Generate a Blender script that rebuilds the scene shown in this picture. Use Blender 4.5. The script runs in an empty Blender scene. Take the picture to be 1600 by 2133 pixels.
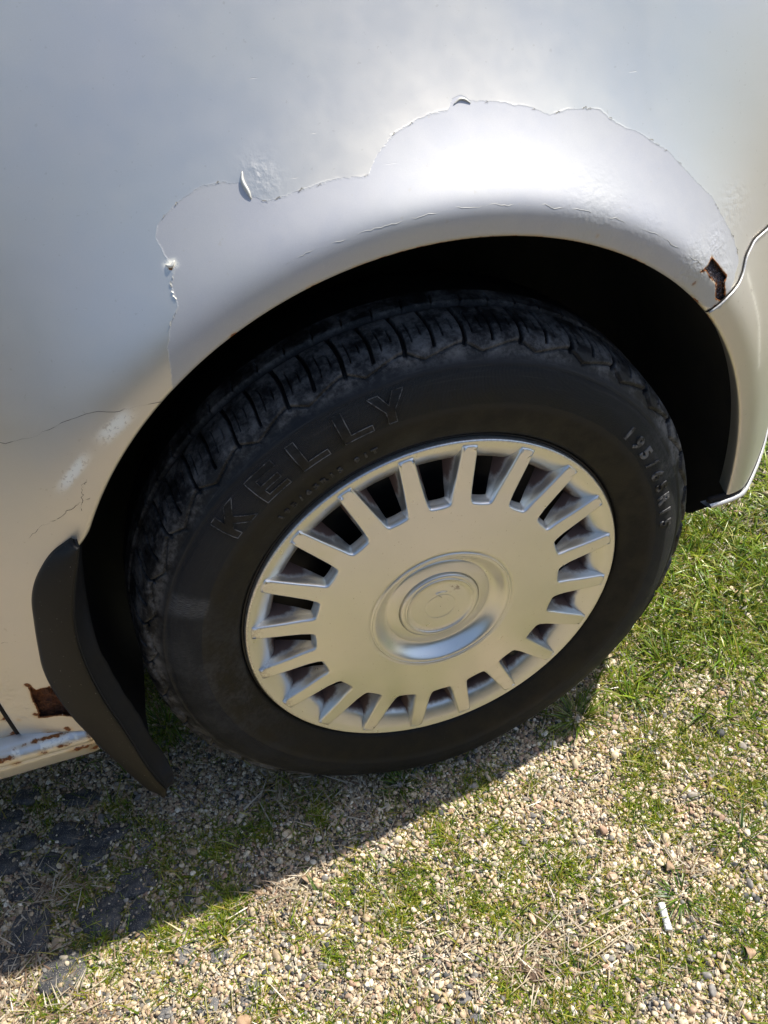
import bpy, bmesh, math, random
import numpy as np
from mathutils import Matrix, Vector
random.seed(7); rng = np.random.default_rng(11)
scene = bpy.context.scene
COL = scene.collection
R = math.radians
ZC = 0.303          # height of the wheel centre over the ground

# ------------------------------------------------------------------ camera
cam_d = bpy.data.cameras.new('camera'); cam = bpy.data.objects.new('camera', cam_d); COL.objects.link(cam)
def look(yaw, pitch, roll):
    f = Vector((math.sin(yaw)*math.cos(pitch), math.cos(yaw)*math.cos(pitch), -math.sin(pitch)))
    r = Vector((math.cos(yaw), -math.sin(yaw), 0)); u = r.cross(f)
    return (r*math.cos(roll)+u*math.sin(roll), -r*math.sin(roll)+u*math.cos(roll), f)
cr, cu, cf = look(0.26056867, 0.69850354, -0.08053812)
M = Matrix((cr, cu, -cf)).transposed().to_4x4()
M.translation = Vector((-0.2031478, -0.5561384, 0.6363943+ZC))
cam.matrix_world = M
cam_d.sensor_fit = 'HORIZONTAL'; cam_d.sensor_width = 36; cam_d.lens = 1716.8/1600*36
cam_d.clip_start = 0.01; cam_d.clip_end = 500
scene.camera = cam

# ------------------------------------------------------------------ light
SUN_AZ, SUN_EL = R(9.2), R(57)      # from +x (the car's nose) towards +y (over the bonnet)
w = bpy.data.worlds.new('World'); scene.world = w; w.use_nodes = True
nt = w.node_tree; bg = nt.nodes['Background']
sky = nt.nodes.new('ShaderNodeTexSky'); sky.sky_type = 'NISHITA'; sky.sun_disc = False
sky.sun_elevation = SUN_EL; sky.sun_rotation = math.pi/2 - SUN_AZ
sky.dust_density = 1.5; sky.air_density = 1.0; sky.ozone_density = 1.0
nt.links.new(sky.outputs[0], bg.inputs[0]); bg.inputs[1].default_value = 0.132
sd = bpy.data.lights.new('sun', 'SUN'); sd.energy = 5.0; sd.angle = R(0.53); sd.color = (1.0, 0.95, 0.86)
sun = bpy.data.objects.new('sun', sd); COL.objects.link(sun)
sv = Vector((math.cos(SUN_EL)*math.cos(SUN_AZ), math.cos(SUN_EL)*math.sin(SUN_AZ), math.sin(SUN_EL)))
sun.rotation_euler = sv.to_track_quat('Z', 'Y').to_euler()
scene.view_settings.view_transform = 'Standard'; scene.view_settings.look = 'None'
scene.view_settings.exposure = 0.52; scene.view_settings.gamma = 1
scene.view_settings.use_curve_mapping = False

# ------------------------------------------------------------------ helpers
def link(name, me, mat=None, parent=None, smooth=True):
    o = bpy.data.objects.new(name, me); COL.objects.link(o)
    if mat is not None and not me.materials: me.materials.append(mat)
    if parent is not None: o.parent = parent
    if smooth and me.polygons:
        me.polygons.foreach_set('use_smooth', np.ones(len(me.polygons), bool)); me.update()
    return o
def empty(name, loc=(0, 0, 0), parent=None):
    o = bpy.data.objects.new(name, None); COL.objects.link(o); o.location = loc; o.empty_display_size = .05
    if parent is not None: o.parent = parent
    return o
def tag(o, label=None, cat=None, group=None, kind=None):
    if label: o['label'] = label
    if cat: o['category'] = cat
    if group: o['group'] = group
    if kind: o['kind'] = kind
    return o
def mesh(name, V, F):
    me = bpy.data.meshes.new(name)
    V = np.asarray(V, np.float32)
    if isinstance(F, np.ndarray):
        n, k = F.shape
        me.vertices.add(len(V)); me.vertices.foreach_set('co', V.ravel())
        me.loops.add(n*k); me.loops.foreach_set('vertex_index', F.astype(np.int32).ravel())
        me.polygons.add(n); me.polygons.foreach_set('loop_start', np.arange(0, n*k, k, dtype=np.int32))
        me.update(calc_edges=True)
    else:
        me.from_pydata([tuple(map(float, v)) for v in V], [], [tuple(map(int, f)) for f in F]); me.update()
    return me
def fattr(me, name, vals):
    a = me.attributes.new(name, 'FLOAT', 'POINT'); a.data.foreach_set('value', np.asarray(vals, np.float32))
def cattr(me, name, rgb):
    a = me.attributes.new(name, 'FLOAT_COLOR', 'POINT'); c = np.ones((len(rgb), 4), np.float32); c[:, :3] = rgb
    a.data.foreach_set('color', c.ravel())
def gridF(nr, nc, wrap=False, off=0):
    i = np.arange(nr-1)[:, None]; j = np.arange(nc if wrap else nc-1)[None, :]; j2 = (j+1) % nc
    a = i*nc+j; b = i*nc+j2; c = (i+1)*nc+j2; d = (i+1)*nc+j
    return np.stack([a, b, c, d], -1).reshape(-1, 4)+off
def recalc(me, ref=None):
    bm = bmesh.new(); bm.from_mesh(me); bmesh.ops.recalc_face_normals(bm, faces=bm.faces); bm.to_mesh(me); bm.free()
def tube(path, rad, seg=6, closed=False, caps=True):
    P = np.asarray(path, float); n = len(P); V = []
    T = np.gradient(P, axis=0); T /= np.linalg.norm(T, axis=1)[:, None]+1e-12
    up = np.array([0.13, .31, .94]); rr = np.broadcast_to(np.asarray(rad, float), (n,))
    for i in range(n):
        a = np.cross(T[i], up); a /= np.linalg.norm(a)+1e-9; b = np.cross(T[i], a)
        for k in range(seg):
            t = 2*math.pi*k/seg; V.append(P[i]+rr[i]*(a*math.cos(t)+b*math.sin(t)))
    F = [[i*seg+k, i*seg+(k+1) % seg, (i+1)*seg+(k+1) % seg, (i+1)*seg+k] for i in range(n-1) for k in range(seg)]
    if caps: F += [list(range(seg))[::-1], [(n-1)*seg+k for k in range(seg)]]
    return V, F
def lathe(prof, n=360, a0=0, a1=2*math.pi):
    """prof: (r, y) pairs about the axle"""
    prof = np.asarray(prof, float); full = abs(a1-a0-2*math.pi) < 1e-6
    t = np.linspace(a0, a1, n, endpoint=not full)
    r = prof[:, 0][:, None]; y = prof[:, 1][:, None]
    V = np.stack([r*np.cos(t), np.broadcast_to(y, (len(prof), n)), r*np.sin(t)], -1).reshape(-1, 3)
    return V, gridF(len(prof), n, full)
def smoothcurve(pts, n):
    """Catmull-Rom through points"""
    P = np.asarray(pts, float); P = np.vstack([2*P[0]-P[1], P, 2*P[-1]-P[-2]])
    out = []; m = len(P)-3
    for q in np.linspace(0, m-1e-9, n):
        i = int(q); t = q-i; a, b, c, d = P[i:i+4]
        out.append(.5*((2*b)+(c-a)*t+(2*a-5*b+4*c-d)*t*t+(3*b-a-3*c+d)*t**3))
    return np.array(out)
def vnoise(x, y, seed=0):
    """cheap smooth value noise in 2-D, 0..1"""
    xi = np.floor(x).astype(np.int64); yi = np.floor(y).astype(np.int64); fx = x-xi; fy = y-yi
    fx = fx*fx*(3-2*fx); fy = fy*fy*(3-2*fy)
    def h(a, b):
        n = (a*374761393+b*668265263+seed*974634777) & 0xffffffff
        n = ((n ^ (n >> 13))*1274126177) & 0xffffffff
        return ((n ^ (n >> 16)) & 0xffff)/65535.
    return (h(xi, yi)*(1-fx)+h(xi+1, yi)*fx)*(1-fy)+(h(xi, yi+1)*(1-fx)+h(xi+1, yi+1)*fx)*fy
def fbm(x, y, seed=0, o=4):
    s = 0; a = .5; t = 0
    for k in range(o): s = s+a*vnoise(x*2**k, y*2**k, seed+k); t += a; a *= .5
    return s/t
def segdist(px, pz, poly, closed=False):
    P = np.asarray(poly, float); D = np.full(px.shape, 1e9)
    Q = np.vstack([P, P[:1]]) if closed else P
    for a, b in zip(Q[:-1], Q[1:]):
        ab = b-a; t = np.clip(((px-a[0])*ab[0]+(pz-a[1])*ab[1])/(ab@ab), 0, 1)
        D = np.minimum(D, np.hypot(px-a[0]-t*ab[0], pz-a[1]-t*ab[1]))
    return D
def inpoly(px, pz, poly):
    P = np.asarray(poly, float); c = np.zeros(px.shape, bool); j = len(P)-1
    for i in range(len(P)):
        xi, zi = P[i]; xj, zj = P[j]
        m = ((zi > pz) != (zj > pz)) & (px < (xj-xi)*(pz-zi)/(zj-zi+1e-12)+xi); c ^= m; j = i
    return c

# ------------------------------------------------------------------ material helpers
class NT:
    def __init__(s, name):
        s.m = bpy.data.materials.new(name); s.m.use_nodes = True; s.t = s.m.node_tree; s.b = s.t.nodes['Principled BSDF']
    def n(s, typ, **k):
        o = s.t.nodes.new(typ)
        for a, v in k.items(): setattr(o, a, v)
        return o
    def l(s, a, b): s.t.links.new(a, b)
    def put(s, sock, v):
        if hasattr(v, 'is_output') or isinstance(v, bpy.types.NodeSocket): s.l(v, sock)
        else: sock.default_value = v
    def set(s, **k):
        for a, v in k.items(): s.put(s.b.inputs[a.replace('_', ' ')], v)
    def obj(s): return s.n('ShaderNodeTexCoord').outputs['Object']
    def attr(s, name, col=False):
        a = s.n('ShaderNodeAttribute'); a.attribute_name = name; return a.outputs['Color' if col else 'Fac']
    def noise(s, scale, detail=3, rough=.55, vec=None, out='Fac', dist=0):
        o = s.n('ShaderNodeTexNoise'); o.inputs['Scale'].default_value = scale; o.inputs['Detail'].default_value = detail
        o.inputs['Roughness'].default_value = rough; o.inputs['Distortion'].default_value = dist
        s.l(vec if vec is not None else s.obj(), o.inputs['Vector']); return o.outputs[out]
    def math(s, op, a, b=0., c=0., clamp=False):
        o = s.n('ShaderNodeMath', operation=op); o.use_clamp = clamp
        for i, v in enumerate((a, b, c)): s.put(o.inputs[i], v)
        return o.outputs[0]
    def ramp(s, f, a, b, lo=0., hi=1.):
        o = s.n('ShaderNodeMapRange', interpolation_type='SMOOTHSTEP'); s.put(o.inputs[0], f)
        for i, v in enumerate((a, b, lo, hi)): o.inputs[i+1].default_value = v
        return o.outputs[0]
    def mix(s, f, a, b):
        o = s.n('ShaderNodeMix', data_type='RGBA'); s.put(o.inputs[0], f)
        for i, v in ((6, a), (7, b)):
            if isinstance(v, tuple): v = (*v, 1) if len(v) == 3 else v
            s.put(o.inputs[i], v)
        return o.outputs[2]
    def mixf(s, f, a, b):
        o = s.n('ShaderNodeMix', data_type='FLOAT'); s.put(o.inputs[0], f); s.put(o.inputs[2], a); s.put(o.inputs[3], b); return o.outputs[0]
    def bump(s, h, strength=.3, dist=.001, normal=None):
        o = s.n('ShaderNodeBump'); o.inputs['Strength'].default_value = strength; o.inputs['Distance'].default_value = dist
        s.l(h, o.inputs['Height'])
        if normal is not None: s.l(normal, o.inputs['Normal'])
        return o.outputs[0]

# --- car paint
def make_paint():
    k = NT('silver_paint')
    peel = k.attr('peel'); rust = k.attr('rust'); scuff = k.attr('scuff'); blis = k.attr('blister')
    n1 = k.noise(140, 4, .6); n2 = k.noise(900, 2); big = k.noise(3.5, 3); n3 = k.noise(45, 5, .65)
    pe = k.math('ADD', k.math('ADD', peel, k.math('MULTIPLY', k.math('SUBTRACT', n1, .5), .0034)), k.math('MULTIPLY', k.math('SUBTRACT', k.noise(520, 3, .6), .5), .0014))
    pm = k.ramp(pe, -.0004, .0004)
    clear = k.mix(k.ramp(big, .35, .65), (.68, .645, .575), (.655, .625, .60)); clear = k.mix(k.ramp(k.noise(2.1, 2), .45, .65, 0, .8), clear, (.635, .635, .575))
    bare = k.mix(k.ramp(n3, .3, .7), (.455, .46, .487), (.485, .485, .50)); bare = k.mix(k.ramp(k.noise(9, 3), .4, .65, 0, .6), bare, (.48, .485, .478))
    c = k.mix(pm, clear, bare)
    flake = k.noise(2600, 1, .5)
    c = k.mix(k.ramp(flake, .35, .75, 0, .10), c, (.9, .9, .88))
    # thin pale rim of lifted lacquer along the edge
    rim = k.math('SUBTRACT', 1., k.ramp(k.math('ABSOLUTE', pe), .0002, .0011), clamp=True)
    rim = k.math('MULTIPLY', rim, k.ramp(n3, .40, .58))
    c = k.mix(k.math('MULTIPLY', rim, .22), c, (.74, .73, .68))
    sc = k.math('MULTIPLY', scuff, k.ramp(k.noise(260, 5, .75), .40, .47))
    c = k.mix(sc, c, (.97, .94, .82))
    dirt = k.ramp(k.noise(260, 2), .70, .74)
    c = k.mix(k.math('MULTIPLY', dirt, .25), c, (.42, .38, .3))
    rs = k.ramp(k.math('ADD', rust, k.math('MULTIPLY', k.math('SUBTRACT', n1, .5), 1.2)), .42, .62)
    rc = k.mix(k.ramp(n2, .3, .7), (.30, .10, .02), (.10, .035, .012))
    halo = k.ramp(k.math('ADD', rust, k.math('MULTIPLY', k.math('SUBTRACT', n3, .5), .7)), .12, .6, 0, .55)
    c = k.mix(halo, c, (.58, .40, .18)); c = k.mix(rs, c, rc)
    met = k.math('MULTIPLY', k.mixf(pm, .78, .50), k.math('SUBTRACT', 1., k.math('MAXIMUM', rs, sc), clamp=True))
    rough = k.mixf(rs, k.mixf(pm, k.ramp(n3, .2, .8, .40, .46), .60), .9)
    k.set(Base_Color=c, Metallic=met, Roughness=rough)
    k.set(Coat_Weight=k.math('MULTIPLY', k.mixf(pm, .30, .0), k.math('SUBTRACT', 1., rs, clamp=True))); k.b.inputs['Coat Roughness'].default_value = .24
    h = k.math('MULTIPLY', pm, -.15)
    h = k.math('ADD', h, k.math('MULTIPLY', rim, .12))
    h = k.math('ADD', h, k.math('MULTIPLY', blis, k.math('MULTIPLY', k.noise(190, 3, .5), 3.0)))
    h = k.math('ADD', h, k.math('MULTIPLY', rs, k.noise(500, 3)))
    mp = k.n('ShaderNodeMapping'); k.l(k.obj(), mp.inputs[0]); mp.inputs['Rotation'].default_value = (.1, .5, .9); mp.inputs['Scale'].default_value = (9, 420, 420)
    scr_ = k.ramp(k.noise(1., 2, .5, vec=mp.outputs[0]), .76, .80); h = k.math('ADD', h, k.math('MULTIPLY', scr_, -.10))
    h = k.math('ADD', h, k.math('MULTIPLY', k.noise(700, 2), .03)); h = k.math('ADD', h, k.math('MULTIPLY', k.noise(26, 2), .35))
    k.set(Normal=k.bump(h, .8, .0007))
    return k.m
PAINT = make_paint()
def simple(name, col, rough=.5, metal=0., n=None, nscale=60, nb=.15, bd=.0005, spec=.5):
    k = NT(name); f = k.noise(nscale, 4)
    c = k.mix(k.ramp(f, .3, .7), col, n if n else tuple(v*.8 for v in col))
    k.set(Base_Color=c, Roughness=rough, Metallic=metal); k.b.inputs['Specular IOR Level'].default_value = spec
    k.set(Normal=k.bump(k.noise(nscale*6, 3), nb, bd)); return k.m
LINER = simple('wheel_arch_plastic', (.010, .010, .011), .8, n=(.016, .015, .014), nscale=40, nb=.5)
FLAP_SHADE = simple('shaded_flap_rubber', (.0035, .0035, .0035), .8, n=(.006, .006, .006), nscale=40, nb=.3)  # darker rubber for the inner flap sheet: its shade put into the colour
_k = None
FLAP = simple('mud_flap_rubber', (.0055, .0054, .0052), .5, n=(.0085, .0082, .0078), nscale=14, nb=.1, spec=.3)
GAP = simple('door_seam_dark', (.012, .009, .008), .9)
CRACK = simple('crack_dark', (.05, .04, .035), .9)
RIMST = simple('steel_wheel_black', (.007, .007, .008), .5, .1, n=(.013, .012, .012), nscale=30)
RUST = NT('rusted_steel')
_n = RUST.noise(120, 6, .7); _m = RUST.noise(420, 4, .7)
_c = RUST.mix(RUST.ramp(_n, .35, .65), (.055, .020, .012), (.21, .075, .028)); _c = RUST.mix(RUST.ramp(_m, .55, .75), _c, (.34, .14, .04))
RUST.set(Base_Color=_c, Roughness=.95, Normal=RUST.bump(_m, 1., .002)); RUST = RUST.m
RUSTD = NT('dark_flaking_rust')
_n = RUSTD.noise(160, 6, .75); _m = RUSTD.noise(700, 4, .8)
_c = RUSTD.mix(RUSTD.ramp(_n, .52, .66), (.040, .028, .030), (.26, .10, .025)); _c = RUSTD.mix(RUSTD.ramp(_m, .50, .62), _c, (.26, .24, .26))
RUSTD.set(Base_Color=_c, Roughness=.9, Normal=RUSTD.bump(_m, 1., .002)); RUSTD = RUSTD.m

_k = FLAP.node_tree; _p = _k.nodes['Principled BSDF']; _src = _p.inputs['Base Color'].links[0].from_socket
_nz = _k.nodes.new('ShaderNodeTexNoise'); _nz.inputs['Scale'].default_value = 420; _nz.inputs['Detail'].default_value = 2; _tc = _k.nodes.new('ShaderNodeTexCoord'); _k.links.new(_tc.outputs['Object'], _nz.inputs['Vector'])
_mr = _k.nodes.new('ShaderNodeMapRange'); _k.links.new(_nz.outputs['Fac'], _mr.inputs[0]); _mr.inputs[1].default_value = .72; _mr.inputs[2].default_value = .76
_mx = _k.nodes.new('ShaderNodeMix'); _mx.data_type = 'RGBA'; _k.links.new(_mr.outputs[0], _mx.inputs[0]); _k.links.new(_src, _mx.inputs[6]); _mx.inputs[7].default_value = (.16, .15, .13, 1); _k.links.new(_mx.outputs[2], _p.inputs['Base Color'])
def make_cover_mat():
    k = NT('silver_plastic')
    rad = k.attr('rad'); dep = k.attr('dep'); n1 = k.noise(90, 4, .6); n2 = k.noise(420, 3, .6); n0 = k.noise(14, 3)
    c = k.mix(k.ramp(n0, .3, .7), (.79, .78, .735), (.765, .76, .715))
    c = k.mix(k.ramp(k.noise(2200, 1), .35, .7, 0, .12), c, (.85, .84, .8))
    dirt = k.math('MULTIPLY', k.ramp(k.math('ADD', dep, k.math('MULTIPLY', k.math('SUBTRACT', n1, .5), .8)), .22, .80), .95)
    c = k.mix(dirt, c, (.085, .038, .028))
    spot = k.math('MULTIPLY', k.ramp(n2, .69, .73), .45); c = k.mix(spot, c, (.22, .17, .10))
    wear = k.math('MULTIPLY', k.attr('wear'), k.ramp(n2, .42, .56)); c = k.mix(k.math('MULTIPLY', wear, .5), c, (.30, .26, .24))
    cap = k.math('MULTIPLY', k.attr('grime'), k.ramp(k.noise(170, 4, .7), .52, .60)); c = k.mix(k.math('MULTIPLY', cap, .85), c, (.25, .14, .03))
    k.set(Base_Color=c, Metallic=k.math('MULTIPLY', .86, k.math('SUBTRACT', 1., k.math('MAXIMUM', dirt, cap), clamp=True)), Roughness=k.mixf(dirt, k.ramp(n1, .2, .8, .27, .34), .8))
    k.b.inputs['Coat Weight'].default_value = .15; k.b.inputs['Coat Roughness'].default_value = .3
    # fine scratches
    wv = k.n('ShaderNodeMapping'); k.l(k.obj(), wv.inputs[0]); wv.inputs['Rotation'].default_value = (.3, .7, .5); wv.inputs['Scale'].default_value = (6, 300, 300)
    s1 = k.ramp(k.noise(1.0, 2, .5, vec=wv.outputs[0]), .74, .78)
    k.set(Normal=k.bump(k.math('ADD', k.math('MULTIPLY', k.noise(650, 2), .15), k.math('MULTIPLY', s1, .3)), .35, .0004))
    return k.m
COVER = make_cover_mat()

def make_tyre_mat():
    k = NT('tyre_rubber')
    rad = k.attr('rad'); ang = k.attr('ang'); dust = k.attr('dust'); scr = k.attr('scratch')
    n0 = k.noise(38, 5, .65); n1 = k.noise(230, 4, .7)
    c = k.mix(k.ramp(n0, .3, .75), (.0075, .0081, .0095), (.0165, .0169, .0182))
    inner = k.ramp(rad, .246, .238); c = k.mix(inner, c, (.0050, .0047, .0043))
    d = k.math('MULTIPLY', dust, k.ramp(k.math('ADD', n0, k.math('MULTIPLY', n1, .5)), .62, 1.0)); c = k.mix(k.math('MULTIPLY', d, .85), c, (.15, .147, .145))
    fl = k.ramp(k.noise(800, 2), .70, .76); c = k.mix(k.math('MULTIPLY', fl, .20), c, (.2, .18, .16))
    # scrape: fine streaks that run with the radius lines
    sv_ = k.n('ShaderNodeCombineXYZ'); k.l(k.math('MULTIPLY', ang, 900.), sv_.inputs[0]); k.l(k.math('MULTIPLY', rad, 160.), sv_.inputs[1])
    st = k.noise(1., 3, .6, vec=sv_.outputs[0]); s = k.math('MULTIPLY', scr, k.ramp(st, .38, .62)); c = k.mix(k.math('MULTIPLY', s, .8), c, (.15, .15, .15))
    k.set(Base_Color=c, Roughness=k.mixf(k.ramp(n0, .3, .7), .52, .70)); k.b.inputs['Specular IOR Level'].default_value = .34
    cv = k.n('ShaderNodeCombineXYZ'); k.l(k.math('MULTIPLY', ang, 5.), cv.inputs[0]); k.l(k.math('MULTIPLY', rad, 420.), cv.inputs[1])
    ci = k.ramp(k.noise(1., 4, .6, vec=cv.outputs[0]), .52, .72); c = k.mix(k.math('MULTIPLY', k.math('MULTIPLY', ci, k.ramp(rad, .25, .285)), .28), c, (.085, .08, .075)); k.b.inputs['Base Color'].default_value = (0, 0, 0, 1); k.set(Base_Color=c)
    rib = k.math('SINE', k.math('MULTIPLY', ang, 1300.)); band = k.math('MULTIPLY', k.ramp(rad, .2475, .2495), k.ramp(rad, .2815, .2795))
    h = k.math('ADD', k.math('MULTIPLY', k.math('MULTIPLY', rib, band), 1.3), k.math('MULTIPLY', n1, .7))
    k.set(Normal=k.bump(h, .6, .0006)); return k.m
TYRE = make_tyre_mat()

# ------------------------------------------------------------------ ground
def gz(x, y):
    """height of the ground surface"""
    x = np.asarray(x, float); y = np.asarray(y, float)
    h = .010*(fbm(x*5+3, y*5, 3)-.5)+.004*(fbm(x*26, y*26, 9)-.5)
    h = h+.010*np.exp(-((x-.55)**2/.16+(y-.2)**2/.09))
    near = np.exp(-(x**2/.02+(y-.09)**2/.02))
    return h*(1-near)-.003*near
def make_ground():
    k = NT('gravel_sand')
    v = k.n('ShaderNodeTexVoronoi'); v.inputs['Scale'].default_value = 230; k.l(k.obj(), v.inputs['Vector'])
    w2 = k.n('ShaderNodeSeparateColor'); k.l(v.outputs['Color'], w2.inputs[0])
    n0 = k.noise(22, 4); n1 = k.noise(700, 4, .7)
    c = k.mix(k.ramp(n0, .35, .65), (.21, .17, .12), (.32, .265, .19))
    c = k.mix(k.ramp(n1, .35, .7), c, (.10, .078, .055))
    c = k.mix(k.ramp(w2.outputs[0], .5, .9), c, (.40, .36, .29))
    gr = k.math('MULTIPLY', k.attr('green'), k.ramp(k.noise(60, 4), .35, .55)); c = k.mix(k.math('MULTIPLY', gr, .55), c, (.075, .085, .025))
    k.set(Base_Color=c, Roughness=.95)
    k.set(Normal=k.bump(k.math('ADD', k.math('MULTIPLY', v.outputs['Distance'], -1.), k.math('MULTIPLY', n1, .5)), 1., .002))
    return k.m
GROUND = make_ground()
STONES = [(-.456,.127,.030,.018),(-.544,.124,.024,.020),(-.469,.08,.030,.020),(-.519,.15,.022,.016),(-.442,.044,.030,.032),(-.394,-.011,.030,.022),(-.434,-.035,.033,.033),(-.395,-.057,.018,.032),(-.512,-.027,.026,.038),(-.48,-.087,.033,.031),(-.543,.067,.020,.020),(-.52,.025,.024,.020),(-.49,.048,.020,.016),(-.348,-.112,.0165,.0165),(-.312,-.125,.015,.010),(-.29,-.175,.013,.024),(-.333,-.173,.015,.011),(-.377,-.164,.012,.009),(-.079,-.251,.011,.008),(.102,-.321,.011,.008),(-.074,-.272,.009,.005),(-.243,-.141,.009,.009),(-.537,-.056,.020,.014),(-.415,.06,.020,.015),(-.382,.035,.018,.016),(-.518,.084,.016,.014)]
PATCH = [(.242,-.081,.04),(.313,-.077,.05),(.201,-.136,.04),(.219,-.263,.035),(.166,-.297,.025),(.217,-.315,.05),(.082,-.168,.03),(-.036,-.076,.03),(-.038,-.049,.02),(.035,-.027,.03),(.037,-.122,.03),(-.09,-.125,.04),(-.031,-.258,.022),(.03,-.289,.045),(.133,-.286,.03),(-.366,-.089,.025),(-.313,-.092,.03),(-.272,-.189,.02),(-.31,.003,.04),(-.237,.009,.03),(-.176,.008,.035),(-.407,.091,.03),(-.292,-.065,.03),(-.444,-.062,.025),(-.496,-.116,.03),(.049,-.305,.04),(-.194,-.171,.022),(-.228,-.133,.015),(.338,-.151,.05),(.376,-.069,.07),(-.452,-.002,.03),(-.367,.004,.03),(-.114,-.145,.04),(-.023,-.177,.03),(.29,.02,.05),(.26,-.2,.03),(.10,-.21,.022),(-.35,.18,.03),(-.15,-.10,.03),(.09,-.06,.02),(.15,.0,.02)]
def grassy(x, y):
    g = np.zeros_like(np.asarray(x, float))
    for a, b, r in PATCH: g = np.maximum(g, np.exp(-((x-a)**2+(y-b)**2)/(r*r)))
    lawn = 1/(1+np.exp(-((x*.80+y*1.0)-.335)/.035))
    g = np.maximum(g, .55*np.clip((fbm(x*7, y*7, 44)-.46)*6, 0, 1))*(.25+1.1*fbm(x*24, y*24, 40))
    return np.clip(np.maximum(g, lawn), 0, 1.2)
gx = np.concatenate([np.linspace(-60, -1.5, 12)[:-1], np.linspace(-1.5, 1.8, 420), np.linspace(1.8, 60, 12)[1:]])
gy = np.concatenate([np.linspace(-60, -1.2, 12)[:-1], np.linspace(-1.2, 1.2, 300), np.linspace(1.2, 60, 12)[1:]])
GX, GY = np.meshgrid(gx, gy)
fade = np.exp(-np.maximum(0, np.maximum(abs(GX)-1.5, abs(GY)-1.2))*4)
GV = np.stack([GX, GY, gz(GX, GY)*fade], -1).reshape(-1, 3)
gm = mesh('ground', GV, gridF(len(gy), len(gx))); gm.materials.append(GROUND)
fattr(gm, 'green', np.clip(grassy(GV[:, 0], GV[:, 1]), 0, 1))
ground = tag(link('ground', gm), kind='structure')

# paving stones half buried in the gravel
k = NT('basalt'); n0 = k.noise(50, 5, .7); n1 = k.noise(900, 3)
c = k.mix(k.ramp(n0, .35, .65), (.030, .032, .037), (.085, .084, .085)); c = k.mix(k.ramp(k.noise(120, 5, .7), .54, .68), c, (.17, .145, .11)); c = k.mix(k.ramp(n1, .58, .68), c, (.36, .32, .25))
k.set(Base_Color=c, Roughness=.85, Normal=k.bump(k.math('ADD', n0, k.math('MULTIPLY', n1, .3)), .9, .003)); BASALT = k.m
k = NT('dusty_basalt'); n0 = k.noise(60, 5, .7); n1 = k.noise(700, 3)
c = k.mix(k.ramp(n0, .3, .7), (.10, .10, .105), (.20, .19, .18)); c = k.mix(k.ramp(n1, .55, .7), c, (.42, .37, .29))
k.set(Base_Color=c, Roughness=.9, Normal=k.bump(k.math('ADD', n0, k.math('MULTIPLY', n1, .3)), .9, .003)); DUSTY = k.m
STPOLY = []
for (sx, sy, a, b) in STONES:
    a *= .86; b *= .82
    n = random.randint(6, 8); ph = random.random()*6.28; rings = []
    base = [(1-.18*random.random())*(1/max(abs(math.cos(ph*0+2*math.pi*i/n)), abs(math.sin(2*math.pi*i/n)))**.45) for i in range(n)]
    nn = 28; V = []; F = []
    for lev, (sc, dz) in enumerate([(1.02, -.02), (1.0, -.001), (.97, .0012), (.90, .0025), (.6, .0032), (.3, .0035)]):
        for i in range(nn):
            t = 2*math.pi*i/nn; q = t/(2*math.pi)*n; i0 = int(q) % n; fr = q-int(q)
            rr = base[i0]*(1-fr)+base[(i0+1) % n]*fr
            rr *= 1+.05*math.sin(5*t+ph)
            x = a*rr*math.cos(t)*sc; y = b*rr*math.sin(t)*sc
            z = dz+(.0040*(float(fbm(np.array((sx+x)*70), np.array((sy+y)*70), 5))-.5)*2 if lev > 1 else 0)
            V.append((x, y, z))
    V.append((0, 0, .0036))
    L = 6
    for l in range(L-1):
        for i in range(nn): F.append((l*nn+i, l*nn+(i+1) % nn, (l+1)*nn+(i+1) % nn, (l+1)*nn+i))
    for i in range(nn): F.append(((L-1)*nn+i, (L-1)*nn+(i+1) % nn, L*nn))
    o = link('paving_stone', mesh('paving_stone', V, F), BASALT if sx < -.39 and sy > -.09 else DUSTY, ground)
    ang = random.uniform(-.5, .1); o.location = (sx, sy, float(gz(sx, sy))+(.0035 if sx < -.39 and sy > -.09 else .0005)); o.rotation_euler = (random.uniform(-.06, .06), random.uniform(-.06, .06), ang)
    ca, sa = math.cos(ang), math.sin(ang)
    STPOLY.append([(sx+v[0]*ca-v[1]*sa, sy+v[0]*sa+v[1]*ca) for v in V[2*nn:3*nn]])

# pebbles
PHI = (1+5**.5)/2
IV = np.array([(-1, PHI, 0), (1, PHI, 0), (-1, -PHI, 0), (1, -PHI, 0), (0, -1, PHI), (0, 1, PHI), (0, -1, -PHI), (0, 1, -PHI), (PHI, 0, -1), (PHI, 0, 1), (-PHI, 0, -1), (-PHI, 0, 1)])
IV /= np.linalg.norm(IV[0])
IF = np.array([(0, 11, 5), (0, 5, 1), (0, 1, 7), (0, 7, 10), (0, 10, 11), (1, 5, 9), (5, 11, 4), (11, 10, 2), (10, 7, 6), (7, 1, 8), (3, 9, 4), (3, 4, 2), (3, 2, 6), (3, 6, 8), (3, 8, 9), (4, 9, 5), (2, 4, 11), (6, 2, 10), (8, 6, 7), (9, 8, 1)])
def rots(n, flat=True):
    a = rng.uniform(0, 2*np.pi, n); b = rng.normal(0, .45 if flat else 2, n); c = rng.normal(0, .45 if flat else 2, n)
    ca, sa, cb, sb, cc, sc = np.cos(a), np.sin(a), np.cos(b), np.sin(b), np.cos(c), np.sin(c); Z = np.zeros(n); O = np.ones(n)
    A = np.stack([ca, -sa, Z, sa, ca, Z, Z, Z, O], -1).reshape(n, 3, 3); B = np.stack([O, Z, Z, Z, cb, -sb, Z, sb, cb], -1).reshape(n, 3, 3)
    C = np.stack([cc, Z, sc, Z, O, Z, -sc, Z, cc], -1).reshape(n, 3, 3); return A@B@C
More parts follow.
